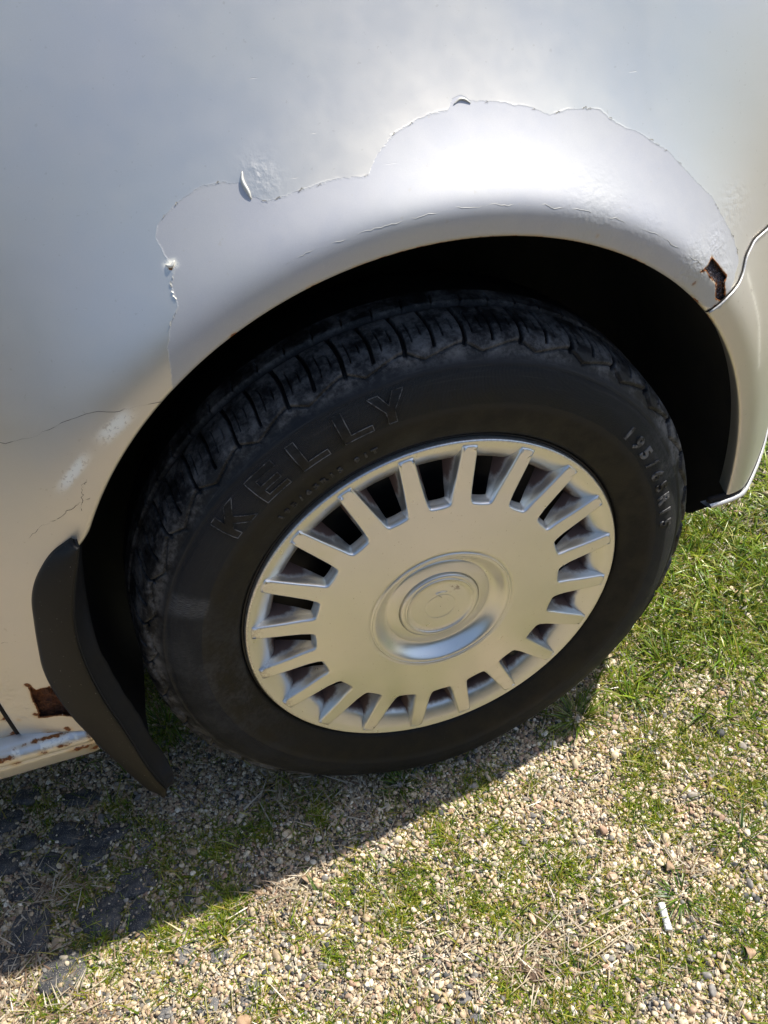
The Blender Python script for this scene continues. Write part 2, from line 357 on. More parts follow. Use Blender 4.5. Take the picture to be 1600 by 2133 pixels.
def pebbles(n, x0, x1, y0, y1, dmean, test, zlift=.35, zj=.0012):
    x = rng.uniform(x0, x1, n); y = rng.uniform(y0, y1, n); m = test(x, y); x, y = x[m], y[m]; n = len(x)
    d = np.clip(dmean*np.exp(rng.normal(0, .38, n)), dmean*.4, dmean*2.6)
    sc = np.stack([d*.5*rng.uniform(.95, 1.45, n), d*.5*rng.uniform(.72, 1.05, n), d*.5*rng.uniform(.5, .85, n)], -1)
    z = gz(x, y)+d*zlift+rng.uniform(0, zj, n)
    onst = np.zeros(n, bool)
    for P in STPOLY: onst |= inpoly(x, y, P)
    z = np.where(onst, z+.004, z)
    rot = np.stack([rng.normal(0, .45, n), rng.normal(0, .45, n), rng.uniform(0, 6.283, n)], -1)
    pal = np.array([(.60, .52, .40), (.52, .43, .31), (.70, .64, .53), (.43, .35, .26), (.80, .77, .70), (.36, .34, .32), (.22, .22, .23), (.06, .065, .075), (.45, .31, .24), (.56, .42, .33), (.30, .22, .16)])
    pr = np.array([.19, .13, .12, .10, .07, .10, .08, .07, .04, .06, .04])
    tint = fbm(x*9, y*9, 77)
    c = np.array((1.08, 1.0, .86))*pal[rng.choice(len(pal), n, p=pr)]*np.exp(rng.normal(0, .16, n))[:, None]*(.74+.36*tint)[:, None]
    return np.stack([x, y, z], -1), sc, rot, c
def keep(x, y, dens=1.0):
    g = grassy(x, y); p = 1-.55*np.clip(g, 0, 1)
    for P in STPOLY:
        P_ = np.array(P); cx_, cy_ = P_.mean(0); near = (abs(x-cx_) < .06) & (abs(y-cy_) < .06)
        if near.any():
            idx = np.where(near)[0]; i = inpoly(x[idx], y[idx], P); p[idx[i]] = .10 if cx_ < -.39 and cy_ > -.09 else .22
    bare = fbm(x*13, y*13, 21); p = p*np.clip(.55+1.3*(bare-.25), .4, 1)
    return rng.random(len(x)) < p*dens
def vis(x, y):   # where the photograph sees the ground closely
    return (y < .27) & (y > -.48-.0*x) & ((y < .10) | (x < -.05) | (x > .12)) & keep(x, y)
parts = [pebbles(165000, -.66, .50, -.46, .26, .0030, vis),
         pebbles(6000, -.66, .50, -.46, .26, .0045, vis, .30, .002),
         pebbles(160, -.66, .50, -.46, .26, .0068, vis, .25, .002),
         pebbles(70000, -.66, .50, -.46, .26, .0017, vis, .5, .003),
         pebbles(130000, -1.7, 1.9, -1.5, 1.2, .0055, lambda x, y: ~((x > -.66) & (x < .5) & (y > -.46) & (y < .26)) & keep(x, y))]
PP, PS, PR, PC = [np.concatenate([p_[i_] for p_ in parts]) for i_ in range(4)]
k = NT('pebble'); a_ = k.n('ShaderNodeAttribute', attribute_type='INSTANCER'); a_.attribute_name = 'tone'; n0 = k.noise(1.6, 3)
o_ = k.n('ShaderNodeMix', data_type='RGBA', blend_type='MULTIPLY'); o_.inputs[0].default_value = .6; k.l(a_.outputs['Color'], o_.inputs[6])
cr_ = k.n('ShaderNodeCombineColor'); q_ = k.ramp(n0, .3, .7, .60, 1.2)
for i in range(3): k.l(q_, cr_.inputs[i])
k.l(cr_.outputs[0], o_.inputs[7]); k.set(Base_Color=o_.outputs[2], Roughness=.75); PEB = k.m
proto_col = bpy.data.collections.new('pebble_shapes')
for q in range(8):
    bm = bmesh.new(); bmesh.ops.create_icosphere(bm, subdivisions=2, radius=1); rr_ = random.Random(q)
    cuts = [Vector((rr_.uniform(-1, 1), rr_.uniform(-1, 1), rr_.uniform(-1, 1))).normalized() for _ in range(6 if q % 2 else 3)]
    for v in bm.verts:
        for c_ in cuts:
            d_ = v.co.dot(c_)
            if d_ > .72: v.co -= c_*(d_-.72)*.85
        v.co *= 1+rr_.uniform(-.05, .05)
    me = bpy.data.meshes.new('pebble'); bm.to_mesh(me); bm.free(); me.materials.append(PEB)
    me.polygons.foreach_set('use_smooth', np.ones(len(me.polygons), bool))
    proto_col.objects.link(bpy.data.objects.new('pebble', me))
me = bpy.data.meshes.new('gravel'); me.vertices.add(len(PP)); me.vertices.foreach_set('co', PP.astype(np.float32).ravel())
for nme, A in (('scl', PS), ('rot', PR)):
    a_ = me.attributes.new(nme, 'FLOAT_VECTOR', 'POINT'); a_.data.foreach_set('vector', A.astype(np.float32).ravel())
cattr(me, 'tone', PC); a_ = me.attributes.new('pick', 'INT', 'POINT'); a_.data.foreach_set('value', rng.integers(0, 8, len(PP)).astype(np.int32))
gravel = tag(link('gravel', me), 'loose cream, tan and grey pea gravel spread over the ground', 'gravel', kind='stuff')
ng = bpy.data.node_groups.new('gravel', 'GeometryNodeTree'); ng.interface.new_socket('Geometry', in_out='INPUT', socket_type='NodeSocketGeometry'); ng.interface.new_socket('Geometry', in_out='OUTPUT', socket_type='NodeSocketGeometry')
gi = ng.nodes.new('NodeGroupInput'); go = ng.nodes.new('NodeGroupOutput'); ip_ = ng.nodes.new('GeometryNodeInstanceOnPoints'); ci_ = ng.nodes.new('GeometryNodeCollectionInfo')
ci_.inputs['Collection'].default_value = proto_col; ci_.inputs['Separate Children'].default_value = True; ci_.inputs['Reset Children'].default_value = True
def named(nm, typ):
    a_ = ng.nodes.new('GeometryNodeInputNamedAttribute'); a_.data_type = typ; a_.inputs['Name'].default_value = nm; return a_.outputs['Attribute']
ng.links.new(gi.outputs[0], ip_.inputs['Points']); ng.links.new(ci_.outputs[0], ip_.inputs['Instance']); ip_.inputs['Pick Instance'].default_value = True
ng.links.new(named('pick', 'INT'), ip_.inputs['Instance Index']); ng.links.new(named('scl', 'FLOAT_VECTOR'), ip_.inputs['Scale'])
er_ = ng.nodes.new('FunctionNodeEulerToRotation'); ng.links.new(named('rot', 'FLOAT_VECTOR'), er_.inputs[0]); ng.links.new(er_.outputs[0], ip_.inputs['Rotation'])
ng.links.new(ip_.outputs[0], go.inputs[0]); md = gravel.modifiers.new('gravel', 'NODES'); md.node_group = ng

# blades of grass (ribbons) -------------------------------------------------
def blades(x, y, L, W, lean, az, col0, col1, curl=None, seg=4, z0=None):
    n = len(x); t = np.linspace(0, 1, seg+1)[None, :]
    curl = np.full(n, .8) if curl is None else curl
    th = lean[:, None]+curl[:, None]*t           # angle from vertical along the blade
    dl = L[:, None]/seg; hor = np.cumsum(np.sin(th)*dl, 1)-np.sin(th[:, :1])*dl; ver = np.cumsum(np.cos(th)*dl, 1)-np.cos(th[:, :1])*dl
    cx_, sx_ = np.cos(az)[:, None], np.sin(az)[:, None]
    z0 = gz(x, y)+.0015 if z0 is None else z0
    px = x[:, None]+hor*cx_; py = y[:, None]+hor*sx_; pz = z0[:, None]+np.maximum(ver, -.0 + .0005*t)
    wd = W[:, None]*(1-t**1.6)*.5+.00006
    tw = rng.uniform(-.6, .6, n)[:, None]
    A = np.stack([px-sx_*wd, py+cx_*wd, pz+wd*tw], -1); B = np.stack([px+sx_*wd, py-cx_*wd, pz-wd*tw], -1)
    V = np.stack([A, B], 2).reshape(n, -1, 3); m = 2*(seg+1)
    F = np.array([(2*i, 2*i+1, 2*i+3, 2*i+2) for i in range(seg)])
    F = (F[None]+m*np.arange(n)[:, None, None]).reshape(-1, 4)
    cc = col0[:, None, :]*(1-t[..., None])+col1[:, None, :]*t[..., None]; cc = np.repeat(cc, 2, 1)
    return V.reshape(-1, 3), F, cc.reshape(-1, 3)
def grass_mat(name, trans=.35):
    k = NT(name); c = k.attr('tone', True); k.set(Base_Color=c, Roughness=.36); k.b.inputs['Specular IOR Level'].default_value = .55
    tr = k.n('ShaderNodeBsdfTranslucent'); k.l(c, tr.inputs[0]); mx = k.n('ShaderNodeMixShader'); mx.inputs[0].default_value = trans
    k.l(k.b.outputs[0], mx.inputs[1]); k.l(tr.outputs[0], mx.inputs[2]); k.l(mx.outputs[0], k.t.nodes['Material Output'].inputs[0]); return k.m
GRASS = grass_mat('grass_blade', .38); STRAW = grass_mat('dry_grass', .15)
def greens(n, dry=.15):
    a = np.array([(.215, .265, .025), (.145, .215, .028), (.31, .33, .045), (.075, .135, .040), (.36, .33, .07)])
    c = a[rng.choice(5, n, p=[.32, .26, .2, .14, .08])]*np.exp(rng.normal(0, .16, n))[:, None]
    d = rng.random(n) < dry; dc = np.array([(.42, .33, .12), (.48, .40, .22), (.34, .24, .09)])
    c[d] = dc[rng.integers(0, 3, d.sum())]*np.exp(rng.normal(0, .12, d.sum()))[:, None]; return c*np.array((.92, .97, .50))
def scatter(n, x0, x1, y0, y1, f):
    x = rng.uniform(x0, x1, n); y = rng.uniform(y0, y1, n); m = rng.random(n) < f(x, y); return x[m], y[m]
B = []
# short, mossy grass in patches: little sprigs of several blades
sx_, sy_ = scatter(70000, -.68, .62, -.48, .30, lambda x, y: np.clip(grassy(x, y)*1.25-.12, 0, 1)**1.5*.8)
rep = rng.integers(4, 8, len(sx_)); x = np.repeat(sx_, rep)+rng.normal(0, .0014, rep.sum()); y = np.repeat(sy_, rep)+rng.normal(0, .0014, rep.sum()); n = len(x)
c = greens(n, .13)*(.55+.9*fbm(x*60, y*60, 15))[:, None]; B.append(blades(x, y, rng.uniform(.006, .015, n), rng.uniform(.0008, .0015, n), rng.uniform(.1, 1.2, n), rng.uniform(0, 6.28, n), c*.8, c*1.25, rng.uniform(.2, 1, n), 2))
# thin all-over sprinkle
x, y = scatter(42000, -.68, .55, -.48, .28, lambda x, y: .25+.75*(fbm(x*30, y*30, 5) > .52)); n = len(x)
c = greens(n, .42)*(.6+.8*fbm(x*40, y*40, 19))[:, None]; B.append(blades(x, y, rng.uniform(.006, .017, n), rng.uniform(.0007, .0013, n), rng.uniform(.5, 1.3, n), rng.uniform(0, 6.28, n), c*.8, c*1.2, rng.uniform(.2, 1, n), 2))
# lawn to the right and beyond the bumper
def lawn(x, y): return np.clip(grassy(x, y)-.25, 0, 1)*(x*.80+y > .22)*(y < .95)
x, y = scatter(62000, .05, 1.7, -.35, .95, lawn); n = len(x)
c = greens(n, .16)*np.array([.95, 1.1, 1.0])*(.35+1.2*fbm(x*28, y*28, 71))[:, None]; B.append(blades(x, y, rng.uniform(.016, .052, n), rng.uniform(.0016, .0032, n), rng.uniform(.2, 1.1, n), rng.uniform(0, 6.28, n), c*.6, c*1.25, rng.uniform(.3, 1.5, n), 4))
x, y = scatter(60000, -1.8, 2.0, -1.6, 1.3, lambda x, y: .5*(~((x > -.66) & (x < .5) & (y > -.46) & (y < .26)))*(fbm(x*8, y*8, 6) > .5)); n = len(x)
c = greens(n, .2); B.append(blades(x, y, rng.uniform(.012, .03, n), rng.uniform(.0012, .0022, n), rng.uniform(.2, 1.1, n), rng.uniform(0, 6.28, n), c*.7, c*1.2, rng.uniform(.3, 1.2, n), 3))
# longer single blades between the pebbles
x, y = scatter(7000, -.62, .55, -.46, .28, lambda x, y: .2+.8*np.clip(grassy(x, y), 0, 1)); n = len(x)
c = greens(n, .3); B.append(blades(x, y, rng.uniform(.014, .036, n), rng.uniform(.0010, .0020, n), rng.uniform(.5, 1.3, n), rng.uniform(0, 6.28, n), c*.7, c*1.2, rng.uniform(.1, .8, n), 4))
V = np.concatenate([b[0] for b in B]); off = 0; Fs = []
for b in B: Fs.append(b[1]+off); off += len(b[0])
me = mesh('grass', V, np.concatenate(Fs)); me.materials.append(GRASS); cattr(me, 'tone', np.concatenate([b[2] for b in B]))
tag(link('grass', me), 'short green and yellowing grass growing through the gravel', 'grass', kind='stuff')
# dry litter
B = []
x, y = scatter(9500, -.66, .6, -.48, .28, lambda x, y: .35+.65*(fbm(x*9, y*9, 31) > .55)); n = len(x)
c = np.array([(.44, .36, .24), (.36, .26, .16), (.52, .45, .33), (.25, .17, .10)])[rng.integers(0, 4, n)]
B.append(blades(x, y, rng.uniform(.006, .026, n), rng.uniform(.0006, .0014, n), rng.uniform(1.2, 1.5, n), rng.uniform(0, 6.28, n), c, c*1.1, rng.uniform(-.1, .25, n), 4, gz(x, y)+rng.uniform(.003, .006, n)))
for (cx_, cy_, s_, m_) in [(-.501, .009, .022, 90), (-.468, .012, .018, 60), (-.537, -.06, .03, 80), (-.226, -.077, .014, 40), (-.25, -.082, .012, 36), (-.179, .06, .05, 160), (-.472, -.128, .025, 60), (-.526, -.096, .03, 70), (.0, -.255, .018, 60), (.212, -.205, .014, 40), (.03, -.23, .03, 30), (-.12, .02, .05, 110), (.11, .055, .04, 70)]:
    x = rng.normal(cx_, s_, m_); y = rng.normal(cy_, s_*.7, m_); n = m_
    c = np.array([(.42, .34, .23), (.30, .21, .13), (.50, .43, .32), (.20, .13, .08)])[rng.integers(0, 4, n)]
    B.append(blades(x, y, rng.uniform(.01, .035, n), rng.uniform(.0008, .0018, n), rng.uniform(1.0, 1.5, n), rng.uniform(0, 6.28, n), c, c*1.1, rng.uniform(-.2, .4, n), 5, gz(x, y)+rng.uniform(.003, .007, n)))
x = np.array([.02, .09, .12, -.02, .06, -.10]); y = np.array([-.235, -.225, -.24, -.24, -.262, -.05]); n = 6
c = np.tile([.44, .37, .25], (n, 1)); B.append(blades(x, y, np.full(n, .09), np.full(n, .0012), np.full(n, 1.5), np.array([.15, .05, 3.3, .4, .2, 2.]), c, c, np.full(n, .07), 10, gz(x, y)+.006))
V = np.concatenate([b[0] for b in B]); off = 0; Fs = []
for b in B: Fs.append(b[1]+off); off += len(b[0])
me = mesh('dry_grass', V, np.concatenate(Fs)); me.materials.append(STRAW); cattr(me, 'tone', np.concatenate([b[2] for b in B]))
tag(link('dry_grass', me), 'bleached dry stalks and straw lying over the gravel', 'dry grass', kind='stuff')
# single tufts
def tuft(cx_, cy_, n, L, label, dry=.15, spread=.006, up=.3, W=.002, green=None, group='tufts of grass in the gravel'):
    x = rng.normal(cx_, spread, n); y = rng.normal(cy_, spread, n); az = np.arctan2(y-cy_, x-cx_)+rng.normal(0, .4, n)
    c = greens(n, dry)
    if green is not None: c = c*np.array(green)
    le = L*rng.uniform(.45, 1, n)
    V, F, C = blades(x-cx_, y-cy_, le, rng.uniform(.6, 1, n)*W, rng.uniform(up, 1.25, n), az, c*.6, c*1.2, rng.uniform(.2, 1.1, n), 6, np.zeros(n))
    me = mesh('grass_tuft', V, F); me.materials.append(GRASS); cattr(me, 'tone', C)
    o = link('grass_tuft', me); o.location = (cx_, cy_, float(gz(cx_, cy_))); tag(o, label, 'grass tuft', group)
tuft(.192, .015, 150, .052, 'big spiky tuft of long green and pale blades just right of the tyre', .16, .007, .3, .0022, (.8, .9, 1.0))
tuft(.289, -.20, 46, .05, 'sparse flat rosette of dark blades at the right edge of the gravel', .1, .004, .9, .0022, (.6, .75, .9))
tuft(.186, -.236, 60, .036, 'tuft of dark green blades touching the white cigarette stub', .08, .005, .5, .0022, (.6, .8, .8))
tuft(.090, -.055, 26, .032, 'small open sprig of grey green blades below the tyre in full sun', .2, .003, .9, .0016, (.75, .85, 1.1))
tuft(.352, .05, 110, .055, 'dense tuft at the edge of the lawn right of the tyre', .12, .012, .2, .0022, (.8, .95, .9))
tuft(-.060, .006, 80, .035, 'shaded tuft of grass pressed against the bottom of the tyre', .05, .006, .3, .0016, (.6, .8, .7))
tuft(-.335, .20, 160, .05, 'dark tuft in the shade between the mud flap and the tyre', .05, .012, .2, .0016, (.6, .85, .7))
tuft(.235, -.285, 90, .026, 'thick clump of short green blades in the bottom right corner', .05, .010, .2, .0016, (.75, .95, .8))
tuft(.215, -.150, 80, .026, 'bright mossy clump right of the middle of the sunlit gravel', .1, .009, .3, .0015)
tuft(.262, -.05, 90, .03, 'yellow green clump below the big spiky tuft', .12, .010, .3, .0016)
# dark green mass added behind the camera, unseen, for the car's paint to mirror
hx_ = np.linspace(-9, 9, 150); sec = [(0, 0), (.0, .5), (-.05, 1.2), (.02, 1.9), (.15, 2.35), (.5, 2.5), (.9, 2.35), (1.05, 1.5), (1.05, 0)]
V = []
for y_, z_ in smoothcurve([(a_, b_, 0) for a_, b_ in sec], 60)[:, :2]:
    for x_ in hx_: V.append((x_, -3.6-y_, max(z_, 0)))
V = np.array(V); nz_ = fbm(V[:, 0]*2.2+V[:, 2]*.7, V[:, 2]*2.6+V[:, 1], 61)-.5; nf_ = rng.normal(0, .035, len(V))
V[:, 2] *= .76; V[:, 1] += nz_*.5+nf_; V[:, 2] = np.maximum(V[:, 2]+(nz_*.5+rng.normal(0, .03, len(V)))*(V[:, 2] > .3), 0)
hg = link('added_hedge', mesh('added_hedge', V, gridF(60, 150)), simple('added_hedge_green', (.020, .032, .012), .7, n=(.05, .07, .022), nscale=9, nb=1., bd=.03)); tag(hg, 'tall dark green mass added out of view for the car paint to mirror', 'added_hedge')
# dry leaves
def leafobj(x, y, rot, s, label, tilt=.2):
    n = 9; V = []; F = []
    for i in range(n+1):
        t = i/n; wd = s*.33*math.sin(math.pi*t)**.8*(1+.15*math.sin(9*t)); zc = .004*math.sin(t*5)+.002
        V += [(s*(t-.5), -wd, zc+.35*wd), (s*(t-.5), 0, zc), (s*(t-.5), wd, zc+.25*wd)]
    for i in range(n): F += [(3*i, 3*i+1, 3*i+4, 3*i+3), (3*i+1, 3*i+2, 3*i+5, 3*i+4)]
    o = link('dry_leaf', mesh('dry_leaf', V, F), LEAF); so = o.modifiers.new('s', 'SOLIDIFY'); so.thickness = .0004
    o.location = (x, y, float(gz(x, y))+.005); o.rotation_euler = (tilt, .1, rot); tag(o, label, 'dry leaf', 'dry leaves on the gravel')
LEAF = simple('dry_leaf_brown', (.42, .29, .18), .7, n=(.30, .19, .11), nscale=150, nb=.5)
leafobj(.193, -.203, .5, .017, 'curled pale brown leaf beside the brown dirt crumb'); leafobj(.219, -.308, 1.1, .018, 'dry tan leaf near the bottom right corner of the ground', .3)
leafobj(-.205, -.075, 1.9, .020, 'brown leaf on the edge of the car shadow left of the gravel', .25); leafobj(-.30, -.20, .2, .018, 'small tan leaf on the gravel near the bottom edge', .2)
# dirt crumbs
def clod(x, y, s, label):
    bm = bmesh.new(); bmesh.ops.create_icosphere(bm, subdivisions=4, radius=1)
    for v in bm.verts:
        q = v.co.copy(); a = float(fbm(np.array(q.x*3+x*50), np.array(q.y*3+q.z*2), 3)); b = float(fbm(np.array(q.x*9+5), np.array(q.y*9+q.z*7), 8))
        v.co = Vector((q.x*s, q.y*s*.8, max(q.z, -.3)*s*.38))*(.45+.7*a+.45*b)
    me = bpy.data.meshes.new('dirt_clump'); bm.to_mesh(me); bm.free()
    o = link('dirt_clump', me, DIRT); o.location = (x, y, float(gz(x, y))+.002); tag(o, label, 'dirt clump', 'crumbs of dry brown soil')
DIRT = simple('dry_soil', (.24, .155, .10), .95, n=(.12, .075, .048), nscale=260, nb=1., bd=.003)
clod(-.001, -.254, .012, 'crumbly brown soil clump near the bottom middle'); clod(.208, -.209, .009, 'brown soil crumb beside the curled leaf')
clod(-.010, -.246, .007, 'smaller crumb touching the soil clump near the bottom middle')
# cigarette stub
k = NT('stub_paper'); c = k.mix(k.ramp(k.noise(300, 4), .35, .7), (.80, .80, .78), (.68, .68, .66))
k.set(Base_Color=c, Roughness=.8, Normal=k.bump(k.noise(260, 3, .6, dist=1.5), .9, .0015)); PAPER = k.m
nseg = 22; V = []; F = []; m = 16; Ls = .0285
for i in range(nseg+1):
    t = i/nseg; rr = .0038*(1+.03*math.sin(9*t)+.03*math.sin(23*t+1))
    for j in range(m):
        a = 2*math.pi*j/m; q = rr*(1+.05*math.sin(3*a+2*t)+.03*math.sin(7*a-5*t))
        V.append((Ls*(t-.5), q*math.cos(a), q*.80*math.sin(a)))
F = [[i*m+j, i*m+(j+1) % m, (i+1)*m+(j+1) % m, (i+1)*m+j] for i in range(nseg) for j in range(m)]+[list(range(m))[::-1], [nseg*m+j for j in range(m)]]
me = mesh('cigarette_stub', V, F); o = link('cigarette_stub', me, PAPER); recalc(me)
ax, ay, bx, by = .161, -.236, .153, -.264
o.location = ((ax+bx)/2, (ay+by)/2, float(gz((ax+bx)/2, (ay+by)/2))+.0075); o.rotation_euler = (.2, .03, math.atan2(by-ay, bx-ax))
tag(o, 'crumpled white cigarette stub lying on the sunlit gravel', 'cigarette stub')
for q, (tt, amp) in enumerate([(.3, 1), (.62, -1), (.82, 1)]):
    P = [(Ls*(tt-.5)+.002*math.sin(a*2)*amp, .0040*math.cos(a), .0034*math.sin(a)) for a in np.linspace(.2, 2.6, 14)]
    Vv, Ff = tube(P, .00013, 5); link('crease', mesh('crease', Vv, Ff), CRACK, o)

# ------------------------------------------------------------------ car
ACX, ACZ, AR = .0033, .0486, .3453       # wheel arch: centre (from the wheel centre) and radius
def S(x, z):
    """side surface of the car: y over (x, z), z from the wheel centre"""
    x = np.asarray(x, float); z = np.asarray(z, float)
    dx = x-ACX; dz = z-ACZ; d = np.hypot(dx, dz)-AR; ph = np.degrees(np.arctan2(dz, dx)); ph = np.where(ph < -90, ph+360, ph); t = z-.10
    Bs = .030+.32*np.maximum(t, 0)**2+.35*np.minimum(t, 0)**2
    left = np.clip((ph-95)/70, 0, 1); k = .005+.016*left; c = .024
    u = np.logaddexp(0, (d-c)/k)*k-np.logaddexp(0, (0-c)/k)*k
    w = 1-np.exp(-np.maximum(u, 0)/.060); lip = -.14*d*np.exp(-d/.10)
    return lip*(1-w)+Bs*w+.42*np.maximum(0, x-.2)**1.6+3.0*np.maximum(0, x-.36)**2
car = tag(empty('car', (0, 0, 0)), 'silver car with flaking paint, rust holes and a plastic wheel trim', 'car')
def part(name, me, mat, parent=None, smooth=True):
    o = link(name, me, mat, parent or car, smooth)
    if parent is None: o.location.z = ZC
    return o
PEEL = [(-0.1908,0.4299),(-0.1745,0.4412),(-0.1562,0.4487),(-0.1396,0.4496),(-0.1285,0.4480),(-0.1271,0.4416),(-0.1140,0.4358),(-0.0965,0.4388),(-0.0860,0.4404),(-0.0646,0.4445),(-0.0408,0.4432),(-0.0331,0.4519),(-0.0172,0.4636),(0.0024,0.4695),(0.0142,0.4722),(0.0291,0.4726),(0.0329,0.4796),(0.0423,0.4799),(0.0470,0.4759),(0.0673,0.4724),(0.0899,0.4674),(0.1084,0.4590),(0.1257,0.4600),(0.1512,0.4567),(0.1667,0.4446),(0.1882,0.4348),(0.2151,0.4172),(0.2392,0.3939),(0.2613,0.3747),(0.2790,0.3502),(0.2888,0.3361),(0.2961,0.3164),(.27,.283),(.16,.33),(.0,.35),(-.12,.31),(-.211,.308),(-0.2056,0.3525),(-0.1997,0.3687),(-0.1910,0.3805),(-0.1923,0.3926),(-0.1872,0.4025),(-0.1912,0.4114),(-0.1947,0.4217)]
HOLE_F = [(0.2543,0.3326),(0.2635,0.3229),(0.2747,0.3111),(0.2716,0.3069),(0.2743,0.2923),(0.2703,0.2911),(0.2635,0.2951),(0.2603,0.3102),(0.2515,0.3190),(0.2460,0.3258),(0.2407,0.3255),(0.2481,0.3276)]
HOLE_R = [(-.4033,.044),(-.3994,.0375),(-.3857,.0414),(-.370,.03),(-.365,-.012),(-.388,-.003),(-.4101,-.0053),(-.4066,.0083),(-.4064,.0251),(-.4043,.0344)]
SEAMR = np.array([.3453, .3540, .3675, .383, .3923, .4041, .4207, .437, .48, .56, .72, 1.2]); SEAMF = np.array([42.8, 42.4, 42.0, 40.9, 40.8, 41.5, 41.3, 40.0, 37.8, 35., 30, 24.])
def sph(r): return np.interp(r, SEAMR, SEAMF)
rows = np.concatenate([np.linspace(0, .006, 5), np.linspace(.006, .13, 84)[1:], .13+np.geomspace(.0016, .75, 95)])
def skin(nphi, fs, fe):
    d = rows; r = AR+d
    cols = np.linspace(0, 1, nphi)
    ps = np.radians(fs(r))[:, None]; pe_ = np.radians(fe(r))[:, None]; ph = ps+(pe_-ps)*cols[None]
    X = ACX+r[:, None]*np.cos(ph); Z = ACZ+r[:, None]*np.sin(ph); Y = S(X, Z)
    Y[0] += .0012; Y[1] += .0003
    # rolled return flange of the opening
    fl = []
    for dr, dy in ((.006, .022), (.002, .010), (0., .003)):
        rr = AR+dr; fl.append(np.stack([ACX+rr*np.cos(ph[0]), Y[0]+dy, ACZ+rr*np.sin(ph[0])], -1))
    push = .024*np.clip((np.degrees(ph[0])-151)/8, 0, 1)**2; fl = [f_+np.stack([push*np.cos(ph[0]), 0*push, push*np.sin(ph[0])], -1) for f_ in fl]
    ex = push[None]*np.exp(-(d/.02))[:, None]; X = X+ex*np.cos(ph); Z = Z+ex*np.sin(ph)
    G = np.concatenate([np.stack(fl), np.stack([X, Y, Z], -1)]); return G.reshape(-1, 3), gridF(len(G), nphi)
def finish_skin(name, V, F, clips, holes=(), seamless=True):
    me = mesh(name, V, F); bm = bmesh.new(); bm.from_mesh(me)
    for co, no in clips:
        g = bm.verts[:]+bm.edges[:]+bm.faces[:]
        bmesh.ops.bisect_plane(bm, geom=g, plane_co=co, plane_no=no, clear_outer=True)
    for H in holes:
        hx = np.array(H); x0, z0 = hx.min(0)-.004; x1, z1 = hx.max(0)+.004
        # pull the vertices next to the outline onto it, then drop the faces inside
        near = [v for v in bm.verts if x0 < v.co.x < x1 and z0 < v.co.z < z1]
        seg_a = hx; seg_b = np.roll(hx, -1, 0)
        for v in near:
            q = np.array((v.co.x, v.co.z)); ab = seg_b-seg_a
            t = np.clip(((q-seg_a)*ab).sum(1)/(ab**2).sum(1), 0, 1); C_ = seg_a+ab*t[:, None]; D = np.hypot(*(C_-q).T); i = D.argmin()
            if D[i] < .0009: v.co.x, v.co.z = C_[i]; v.co.y = float(S(C_[i][0], C_[i][1]))
        dead = []
        for f in bm.faces:
            c = f.calc_center_median()
            if x0 < c.x < x1 and z0 < c.z < z1 and inpoly(np.array([c.x]), np.array([c.z]), H)[0]: dead.append(f)
        bmesh.ops.delete(bm, geom=dead, context='FACES')
    bmesh.ops.recalc_face_normals(bm, faces=bm.faces); bm.to_mesh(me); bm.free()
    co = np.empty(len(me.vertices)*3, np.float32); me.vertices.foreach_get('co', co); co = co.reshape(-1, 3).astype(float)
    x, z = co[:, 0], co[:, 2]
    sdp = segdist(x, z, PEEL, True)*np.where(inpoly(x, z, PEEL), 1, -1)
    rr_ = np.hypot(x-ACX, z-ACZ); low = rr_ < AR+.09; sdp = np.where(low & (x > -.15) & (x < .27) & (sdp > -.02), np.maximum(sdp, np.where(inpoly(x, z, PEEL), sdp, sdp)), sdp)
    # the lacquer also survives on the flat band round the opening
    band = rr_-(AR+.0235+.0016*(fbm(x*120, z*120, 4)-.5)*2); sdp = sdp+0*band
    fattr(me, 'peel', np.clip(sdp, -.02, .02))
    r_ = np.zeros(len(x))
    for a, b, s_, am in [(-0.1566,0.3522,.0040,1.35),(-0.1895,0.4036,.0018,.9),(0.1353,0.3761,.003,.45),(0.2356,0.3162,.005,.5),(.2641,.2869,.003,.7),(-.404,.046,.004,.8),(-.41,-.001,.006,.8),(-.406,.02,.003,.7),(-.43,-.006,.004,.5),(-.39,-.028,.006,.7),(-.41,-.033,.008,.55)]:
        r_ = np.maximum(r_, am*np.exp(-((x-a)**2+(z-b)**2)/(s_*s_)))
    for H, am in ((HOLE_F, .8), (HOLE_R, .95)):
        r_ = np.maximum(r_, am*np.exp(-segdist(x, z, H, True)/.0016))
    edge = np.exp(-np.maximum(rr_-AR, 0)/.0022)*np.where((x > -.1) & (x < .27) & (fbm(x*14, z*14, 2) > .45), .50, .12); r_ = np.maximum(r_, edge)
    fattr(me, 'rust', r_)
    sc = np.zeros(len(x))
    for a, b, l_, w_, th in [(-0.2572,0.3002,.017,.0058,.62),(-0.2975,0.2672,.019,.0042,.75),(-0.1890,0.4053,.005,.003,.3)]:
        u = (x-a)*math.cos(th)+(z-b)*math.sin(th); v = -(x-a)*math.sin(th)+(z-b)*math.cos(th)
        sc = np.maximum(sc, np.exp(-((u/l_)**4+(v/w_)**4)))
    sc = np.maximum(sc, .45*np.exp(-np.abs(segdist(x, z, [(.31,.30),(.335,.25),(.345,.20)]))/.002))
    fattr(me, 'scuff', sc)
    bl = np.zeros(len(x))
    for a, b, s_, am in [(.232,.330,.020,1.),(.262,.337,.016,.8),(.272,.315,.012,.8),(.13,.385,.030,.35),(.18,.365,.02,.3),(-.435,.045,.030,1.),(-.42,.01,.022,.9),(.29,.36,.02,.35),(-.115,.45,.012,.5)]:
        bl = np.maximum(bl, am*np.exp(-((x-a)**2+(z-b)**2)/(s_*s_)))
    fattr(me, 'blister', bl)
    return me
V, F = skin(560, lambda r: sph(r)+.15, lambda r: np.full_like(r, 204.))
